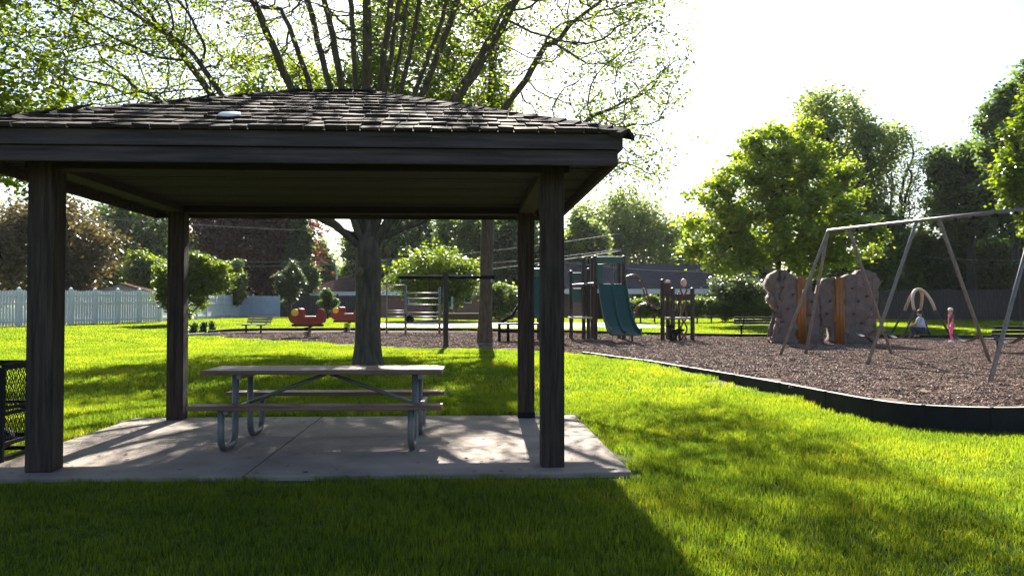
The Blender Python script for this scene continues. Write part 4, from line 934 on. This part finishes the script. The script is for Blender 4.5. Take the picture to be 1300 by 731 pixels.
# ------------------------------------------------------------------ people
SKIN = mat('skin', (.42, .25, .18), .6, .05)
def skinned(name, J, E, mt, parent, sub=2):
    names = list(J); me = bpy.data.meshes.new(name); me.from_pydata([J[k][:3] for k in names], [(names.index(a), names.index(b)) for a, b in E], [])
    me.materials.append(mt); o = bpy.data.objects.new(name, me); COL.objects.link(o); o.parent = parent
    md = o.modifiers.new('skin', 'SKIN'); md.use_smooth_shade = True; sv = me.skin_vertices[0].data
    for i, k in enumerate(names): rr = J[k][3]; sv[i].radius = (rr, rr) if not isinstance(rr, tuple) else rr; sv[i].use_root = (i == 0)
    sb = o.modifiers.new('sub', 'SUBSURF'); sb.levels = sub; sb.render_levels = sub; return o
def person(label, loc, rz, pose, H, shirt, trousers, hairm, cap=None):
    r = empty('person', loc, rz, label, 'person'); J = pose
    E = [('pelvis', 'spine'), ('spine', 'chest'), ('chest', 'neck'), ('neck', 'head0'), ('head0', 'head1')]
    for s in 'LR': E += [('chest', 'sh' + s), ('sh' + s, 'el' + s), ('el' + s, 'wr' + s), ('wr' + s, 'palm' + s), ('pelvis', 'hip' + s), ('hip' + s, 'kn' + s), ('kn' + s, 'an' + s), ('an' + s, 'toe' + s)]
    body = skinned('body', J, E, SKIN, r)
    for s in 'LR':        # fingers and thumb as short tapering chains rooted in the palm
        w0, p0 = Vector(J['wr' + s][:3]), Vector(J['palm' + s][:3]); d = (p0 - w0).normalized(); sd_ = d.cross(Vector((0, 0, 1) if abs(d.z) < .9 else (0, 1, 0))).normalized(); k_ = H / 1.75; m = MB(); cl = sd_.cross(d)
        for f in range(4):
            L = (.072, .082, .077, .06)[f] * k_; st = p0 + sd_ * (f - 1.5) * .018 * k_
            m.tube([st - d * .02 * k_, st + d * L * .5, st + d * L * .85 + cl * .012 * k_, st + d * L + cl * .03 * k_], [.010 * k_, .009 * k_, .008 * k_, .006 * k_], 6)
        st = w0.lerp(p0, .4); m.tube([st, st - sd_ * .035 * k_ + d * .02 * k_, st - sd_ * .045 * k_ + d * .055 * k_], [.012 * k_, .010 * k_, .007 * k_], 6)
        m.build('fingers', SKIN, body, smooth=True)
    JS = {k: J[k] for k in ('pelvis', 'spine', 'chest')}; JS = {k: (*v[:3], (v[3][0] * 1.14, v[3][1] * 1.14) if isinstance(v[3], tuple) else v[3] * 1.14) for k, v in JS.items()}
    ES = [('pelvis', 'spine'), ('spine', 'chest')]
    for s in 'LR':
        a, b = Vector(J['sh' + s][:3]), Vector(J['el' + s][:3]); c = a.lerp(b, .65); JS['sh' + s] = (*a, J['sh' + s][3] * 1.22); JS['sl' + s] = (*c, J['el' + s][3] * 1.5); ES += [('chest', 'sh' + s), ('sh' + s, 'sl' + s)]
    skinned('shirt', JS, ES, shirt, r)
    JT = {'pelvis': (*J['pelvis'][:3], tuple(x * 1.0 for x in J['pelvis'][3]))}; ET = []
    for s in 'LR':
        for k in ('hip', 'kn'): JT[k + s] = (*J[k + s][:3], J[k + s][3] * 1.2)
        a, b = Vector(J['kn' + s][:3]), Vector(J['an' + s][:3]); JT['cf' + s] = (*a.lerp(b, .88), J['an' + s][3] * 1.5); ET += [('pelvis', 'hip' + s), ('hip' + s, 'kn' + s), ('kn' + s, 'cf' + s)]
    skinned('trousers', JT, ET, trousers, r)
    h0, h1_ = Vector(J['head0'][:3]), Vector(J['head1'][:3]); up = (h1_ - h0).normalized(); hc = (h0 + h1_) / 2; hr = J['head0'][3]; f = Vector(J['face']) if 'face' in J else None
    return r, hc, hr, up
def headbits(r, hc, hr, fwd, hairm, capm=None, long=False):
    fwd = Vector(fwd).normalized(); sd_ = fwd.cross(Vector((0, 0, 1))).normalized()
    m = MB(); m.ell(hc - fwd * hr * .22 + Vector((0, 0, hr * .42)), (hr * 1.13, hr * 1.18, hr * 1.12), 16, 10)
    if long: m.ell(hc - fwd * hr * .8 - Vector((0, 0, hr * .9)), (hr * .55, hr * .55, hr * 1.3), 12, 8)
    m.build('hair', hairm, r, smooth=True)
    m = MB()
    m.ell(hc + fwd * hr * 1.08, (hr * .18, hr * .18, hr * .22), 8, 6)
    for s in (-1, 1): m.ell(hc + sd_ * s * hr * 1.02, (hr * .14, hr * .2, hr * .28), 8, 6)
    m.build('nose_and_ears', SKIN, r, smooth=True)
    m = MB()
    for s in (-1, 1): m.ell(hc + fwd * hr * .93 + sd_ * s * hr * .36 + Vector((0, 0, hr * .18)), (hr * .1,) * 3, 6, 5)
    m.ell(hc + fwd * hr * .95 - Vector((0, 0, hr * .48)), (hr * .25, hr * .12, hr * .05), 8, 5); m.build('eyes_and_mouth', mat('dark_eye', (.05, .02, .02), .4), r)
    if capm:
        c = hc + Vector((0, 0, hr * .62)); m = MB(); m.ell(c - fwd * hr * .1, (hr * 1.2, hr * 1.24, hr * .95), 16, 8); m.ell(c + fwd * hr * 1.25 - Vector((0, 0, hr * .1)), (hr * .8, hr * .8, hr * .07), 12, 4); m.build('cap', capm, r, smooth=True)
# girl, about 1.08 m tall, walking to the left, facing -x; local frame x right, y away
k = 1.06 / 1.75
def S(x, y, z, r): return (x * k, y * k, z * k, (r[0] * k, r[1] * k) if isinstance(r, tuple) else r * k)
girl = dict(pelvis=S(0, 0, .92, (.13, .10)), spine=S(.0, 0, 1.08, (.12, .09)), chest=S(-.01, 0, 1.30, (.14, .095)), neck=S(-.02, 0, 1.44, .055), head0=S(-.03, 0, 1.56, .105), head1=S(-.03, 0, 1.67, .10))
for s_, y in (('L', -1), ('R', 1)):
    girl['sh' + s_] = S(-.01, y * .16, 1.37, .055); girl['el' + s_] = S(-.06 if y < 0 else .06, y * .2, 1.12, .042); girl['wr' + s_] = S(-.17 if y < 0 else .05, y * .2, .92, .03); girl['palm' + s_] = S(-.21 if y < 0 else .04, y * .2, .86, .035)
    girl['hip' + s_] = S(0, y * .09, .85, .09); girl['kn' + s_] = S(-.10 if y < 0 else .07, y * .09, .50, .062); girl['an' + s_] = S(-.03 if y < 0 else .16, y * .09, .09, .04); girl['toe' + s_] = S(-.2 if y < 0 else .02, y * .1, .035, .035)
gl = at(1207, 434.5)
MAG = mat('magenta_cotton', (.30, .03, .14), .85, .15); PNK = mat('pink_cotton', (.80, .10, .32), .85, .12)
r, hc, hr, up = person('small girl in a magenta top and bright pink trousers walking on the wood chips', gl, R(15), girl, 1.06, MAG, PNK, None)
headbits(r, hc, hr, (-1, -.2, 0), mat('brown_hair', (.07, .04, .025), .7), mat('pale_cap', (.55, .5, .45), .7), long=True)
for s_ in 'LR':
    a, t = Vector(girl['an' + s_][:3]), Vector(girl['toe' + s_][:3]); c = (a * .4 + t * .6); MB().ell((c.x, c.y, .03), (.085, .035, .032), 12, 6).build('shoe', WHITE, r, smooth=True)
# man crouching, back half turned to the viewer, reaching left
k = 1.0
k = .84
man = dict(pelvis=S(0, 0, .36, (.17, .14)), spine=S(-.02, .06, .52, (.16, .13)), chest=S(.02, .12, .74, (.19, .13)), neck=S(.05, .15, .88, .065), head0=S(.07, .17, .98, .10), head1=S(.07, .18, 1.07, .098))
for s_, x in (('L', -1), ('R', 1)):
    man['sh' + s_] = S(.02 + x * .19, .13, .80, .065); man['el' + s_] = S(x * .36, .18, .60, .048); man['wr' + s_] = S(x * .26, .42, .52, .034); man['palm' + s_] = S(x * .22, .49, .51, .04)
    man['hip' + s_] = S(x * .11, .03, .34, .105); man['kn' + s_] = S(x * .24, .42, .47, .075); man['an' + s_] = S(x * .20, .24, .09, .045); man['toe' + s_] = S(x * .22, .44, .04, .042)
ml = at(1172, 430)
r, hc, hr, up = person('man in a pale blue shirt and dark jeans crouching beside the small swing', ml, R(48), man, 1.75, mat('pale_blue_cotton', (.34, .42, .58), .85, .15), mat('dark_denim', (.03, .035, .07), .9, .3), None)
headbits(r, hc, hr, (.1, 1, 0), mat('dark_hair', (.03, .022, .02), .7), None)
for s_ in 'LR':
    a, t = Vector(man['an' + s_][:3]), Vector(man['toe' + s_][:3]); c = a * .4 + t * .6; MB().ell((c.x, c.y, .045), (.055, .15, .045), 12, 6).build('shoe', BLACK, r, smooth=True)

# ------------------------------------------------------------------ grass blades and loose wood chips (instanced ground cover)
def patch(name, half, n, hmin, hmax, wd, seed, mt, lean=.5):
    r_ = np.random.default_rng(seed); P0 = np.stack([r_.uniform(-half, half, n), r_.uniform(-half, half, n), np.zeros(n)], 1)
    a = r_.uniform(0, 2 * np.pi, n); h = r_.uniform(hmin, hmax, n); u = np.stack([np.cos(a), np.sin(a), np.zeros(n)], 1) * (wd * r_.uniform(.7, 1.3, n))[:, None] / 2
    la = r_.uniform(0, 2 * np.pi, n); lm_ = r_.uniform(.1, lean, n) * h; ln = np.stack([np.cos(la) * lm_, np.sin(la) * lm_, np.zeros(n)], 1); up = np.zeros((n, 3)); up[:, 2] = h
    V = np.empty((n, 5, 3)); V[:, 0] = P0 - u; V[:, 1] = P0 + u; V[:, 2] = P0 + u * .8 + ln * .35 + up * .55; V[:, 3] = P0 - u * .8 + ln * .35 + up * .55; V[:, 4] = P0 + ln + up * .95
    V[:, :, 2] -= .006; V = V.reshape(-1, 3); me = bpy.data.meshes.new(name); i = np.arange(n) * 5
    fs = [t for j in i for t in ((j, j + 1, j + 2, j + 3), (j + 3, j + 2, j + 4))]; me.from_pydata(V.tolist(), [], fs); me.materials.append(mt)
    return bpy.data.objects.new(name, me)
def chips(name, half, n, seed, mt):
    r_ = random.Random(seed); m = MB()
    for _ in range(n):
        e_ = Euler((r_.uniform(-.5, .5), r_.uniform(-.5, .5), r_.uniform(0, 6.28))).to_matrix(); m.box((r_.uniform(-half, half), r_.uniform(-half, half), r_.uniform(-.002, .022)), (r_.uniform(.018, .055), r_.uniform(.007, .018), r_.uniform(.003, .009)), e_)
    me = bpy.data.meshes.new(name); me.from_pydata(m.v, [], m.f); me.materials.append(mt); return bpy.data.objects.new(name, me)
def scatter(name, pts, rot, scl, sources, seed=0):
    me = bpy.data.meshes.new(name); me.vertices.add(len(pts)); me.vertices.foreach_set('co', np.asarray(pts, dtype=np.float32).ravel())
    for nm, arr in (('rot', rot), ('scl', scl)):
        at_ = me.attributes.new(nm, 'FLOAT', 'POINT'); at_.data.foreach_set('value', np.asarray(arr, dtype=np.float32))
    o = bpy.data.objects.new(name, me); COL.objects.link(o)
    ng = bpy.data.node_groups.new(name, 'GeometryNodeTree'); ng.interface.new_socket('Geometry', in_out='INPUT', socket_type='NodeSocketGeometry'); ng.interface.new_socket('Geometry', in_out='OUTPUT', socket_type='NodeSocketGeometry')
    N = ng.nodes; L = ng.links; gi = N.new('NodeGroupInput'); go = N.new('NodeGroupOutput'); ip = N.new('GeometryNodeInstanceOnPoints'); jn = N.new('GeometryNodeJoinGeometry')
    for s_ in sources[::-1]:
        oi = N.new('GeometryNodeObjectInfo'); oi.inputs['Object'].default_value = s_; oi.inputs['As Instance'].default_value = True; L.new(oi.outputs['Geometry'], jn.inputs[0])
    L.new(gi.outputs[0], ip.inputs['Points']); L.new(jn.outputs[0], ip.inputs['Instance']); ip.inputs['Pick Instance'].default_value = True
    a = N.new('GeometryNodeInputNamedAttribute'); a.data_type = 'FLOAT'; a.inputs['Name'].default_value = 'rot'; cx = N.new('ShaderNodeCombineXYZ'); L.new(a.outputs['Attribute'], cx.inputs['Z'])
    L.new(cx.outputs[0], ip.inputs['Rotation'])
    b = N.new('GeometryNodeInputNamedAttribute'); b.data_type = 'FLOAT'; b.inputs['Name'].default_value = 'scl'; cs_ = N.new('ShaderNodeCombineXYZ'); cs_.inputs[0].default_value = 1; cs_.inputs[1].default_value = 1; L.new(b.outputs['Attribute'], cs_.inputs[2]); L.new(cs_.outputs[0], ip.inputs['Scale'])
    L.new(ip.outputs[0], go.inputs[0]); md = o.modifiers.new('scatter', 'NODES'); md.node_group = ng
    return tag(o, kind='stuff')
def grid(d0, d1, cell, seed, jitter=.35):
    r_ = np.random.default_rng(seed); out = []
    d = d0
    while d < d1:
        hw = .66 * d + 1.5; xs_ = np.arange(-hw, hw, cell); out.append(np.stack([xs_, np.full(len(xs_), d)], 1)); d += cell
    A = np.vstack(out); return A + r_.uniform(-jitter, jitter, A.shape) * cell
inv = ROT.inverted()
def slab_local(A): 
    dx, dy = A[:, 0] - PC.x, A[:, 1] - PC.y; c, s_ = math.cos(-PYAW), math.sin(-PYAW); return dx * c - dy * s_, dx * s_ + dy * c
# the lawn creeps raggedly over the slab edge by no more than a patch; patches near the slab are small
near_src = [patch('grass_patch', .15, 230, .035, .085, .0055, i, L_GRS) for i in range(3)]
mid_src = [patch('grass_patch', .30, 300, .04, .085, .011, 10 + i, L_GRS) for i in range(3)]
far_src = [patch('grass_patch', .7, 520, .04, .08, .028, 20 + i, L_GRS) for i in range(3)]
def field(nm, d0, d1, cell, src, half, seed, lab):
    A = grid(d0, d1, cell, seed); lx_, ly_ = slab_local(A); ok = ~((lx_ > jx[0] - half * .72) & (lx_ < jx[2] + half * .72) & (ly_ > jy[0] - half * .72) & (ly_ < jy[2] + half * .72))
    if nm != 'near': ok &= ~((lx_ > jx[0] - half) & (lx_ < jx[2] + half) & (ly_ > jy[0] - half) & (ly_ < jy[2] + half))
    m_ = half * .8; ins = np.zeros(len(A), bool)
    for dx, dy in ((0, 0), (m_, 0), (-m_, 0), (0, m_), (0, -m_)): ins |= inpoly(A[:, 0] + dx, A[:, 1] + dy, poly)
    ok &= ~ins; pth = (A[:, 1] > 39.3) & (A[:, 1] < 47.3) & (A[:, 0] > -7.6) & (A[:, 0] < 8.2); ok &= ~pth
    A = A[ok]; r_ = np.random.default_rng(seed); z = np.array([lawn_h(y) + 0.012 * math.sin(x * 1.7 + y * .6) * math.sin(y * 1.3 - x * .4) for x, y in A])
    sc = .75 + .45 * (.5 + .5 * np.sin(A[:, 0] * 1.1 + 2 * np.sin(A[:, 1] * .8)) * np.sin(A[:, 1] * .9 + A[:, 0] * .3)) + r_.uniform(-.15, .15, len(A))
    for tx, ty in ((812, 516), (790, 520), (1085, 520), (1115, 528), (965, 575), (330, 505), (1010, 512)):
        tp_ = at(tx, ty, lawn_h); sc += 1.1 * np.exp(-((A[:, 0] - tp_.x) ** 2 + (A[:, 1] - tp_.y) ** 2) / .03)
    o = scatter('grass', np.column_stack([A, z]), r_.uniform(0, 6.28, len(A)), sc, src, seed); tag(o, lab, 'grass')
field('near', 3.6, 13.0, .20, near_src, .15, 1, 'short bright grass of the near lawn around the shelter slab')
field('mid', 13.0, 26.0, .42, mid_src, .30, 2, 'short bright grass of the middle lawn around the big tree')
field('far', 26.0, 66.0, 1.0, far_src, .7, 3, 'short bright grass of the far lawn before the fences and the hedge')
chip_src = [chips('chip_patch', .3, 620, 30 + i, leaf_mat('wood_chip', (.065, .045, .038), (.38, .28, .235), .02, 3, (1, 1, 1), .006)) for i in range(3)]
A = grid(9.5, 34, .5, 5); A = A[inpoly(A[:, 0], A[:, 1], poly)]
keep = np.ones(len(A), bool)
for dx, dy in ((.28, 0), (-.28, 0), (0, .28), (0, -.28)): keep &= inpoly(A[:, 0] + dx, A[:, 1] + dy, poly)
A = A[keep]; z = np.array([mulch_h(y) + .010 * math.sin(x * 2.1 + 1) * math.sin(y * 1.7) - .008 for x, y in A])
o = scatter('wood_chips', np.column_stack([A, z]), rng.uniform(0, 6.28, len(A)), np.ones(len(A)), chip_src); tag(o, 'brown and grey wood chips covering the play area', 'wood chips')

# small fallen leaves and grit on the slab
r_ = np.random.default_rng(77); n = 110; lx_ = r_.uniform(jx[0] + .1, jx[2] - .1, n); ly_ = jy[0] + .05 + (jy[2] - jy[0] - .1) * r_.beta(.7, .9, n)
Cn = np.stack([lx_, ly_, np.full(n, SL + .006)], 1); a_ = r_.uniform(0, 6.28, n); sz = r_.uniform(.012, .04, n)
V = np.empty((n, 4, 3)); u_ = np.stack([np.cos(a_), np.sin(a_), .12 * r_.uniform(0, 1, n)], 1) * sz[:, None]; v_ = np.stack([-np.sin(a_), np.cos(a_), .15 * r_.uniform(0, 1, n)], 1) * sz[:, None] * .6
V[:, 0] = Cn - u_; V[:, 1] = Cn + v_; V[:, 2] = Cn + u_; V[:, 3] = Cn - v_; V[:, :, 2] += .004
lo = raw_mesh('leaf_litter', V.reshape(-1, 3), np.arange(n * 4).reshape(n, 4), leaf_mat('dead_leaf', (.05, .035, .02), (.28, .22, .14), .1, 3, (1, 1, 1), .02)); lo.location = PC; lo.rotation_euler = (0, 0, PYAW)
tag(lo, 'tiny fallen leaves and grit scattered over the concrete slab', 'leaf litter', kind='stuff')

# ------------------------------------------------------------------ light summer haze: one closed box round everything
hz = MB().box((0, 55, 14), (190, 150, 34)).build('haze', None)
hz.data.materials.clear(); hm = bpy.data.materials.new('haze_air'); hm.use_nodes = True; n = hm.node_tree; n.nodes.clear()
ho = n.nodes.new('ShaderNodeOutputMaterial'); pv = n.nodes.new('ShaderNodeVolumePrincipled'); pv.inputs['Density'].default_value = .00012; pv.inputs['Anisotropy'].default_value = .3
pv.inputs['Color'].default_value = (.93, .95, 1.0, 1); n.links.new(pv.outputs[0], ho.inputs['Volume']); hz.data.materials.append(hm); tag(hz, kind='stuff')
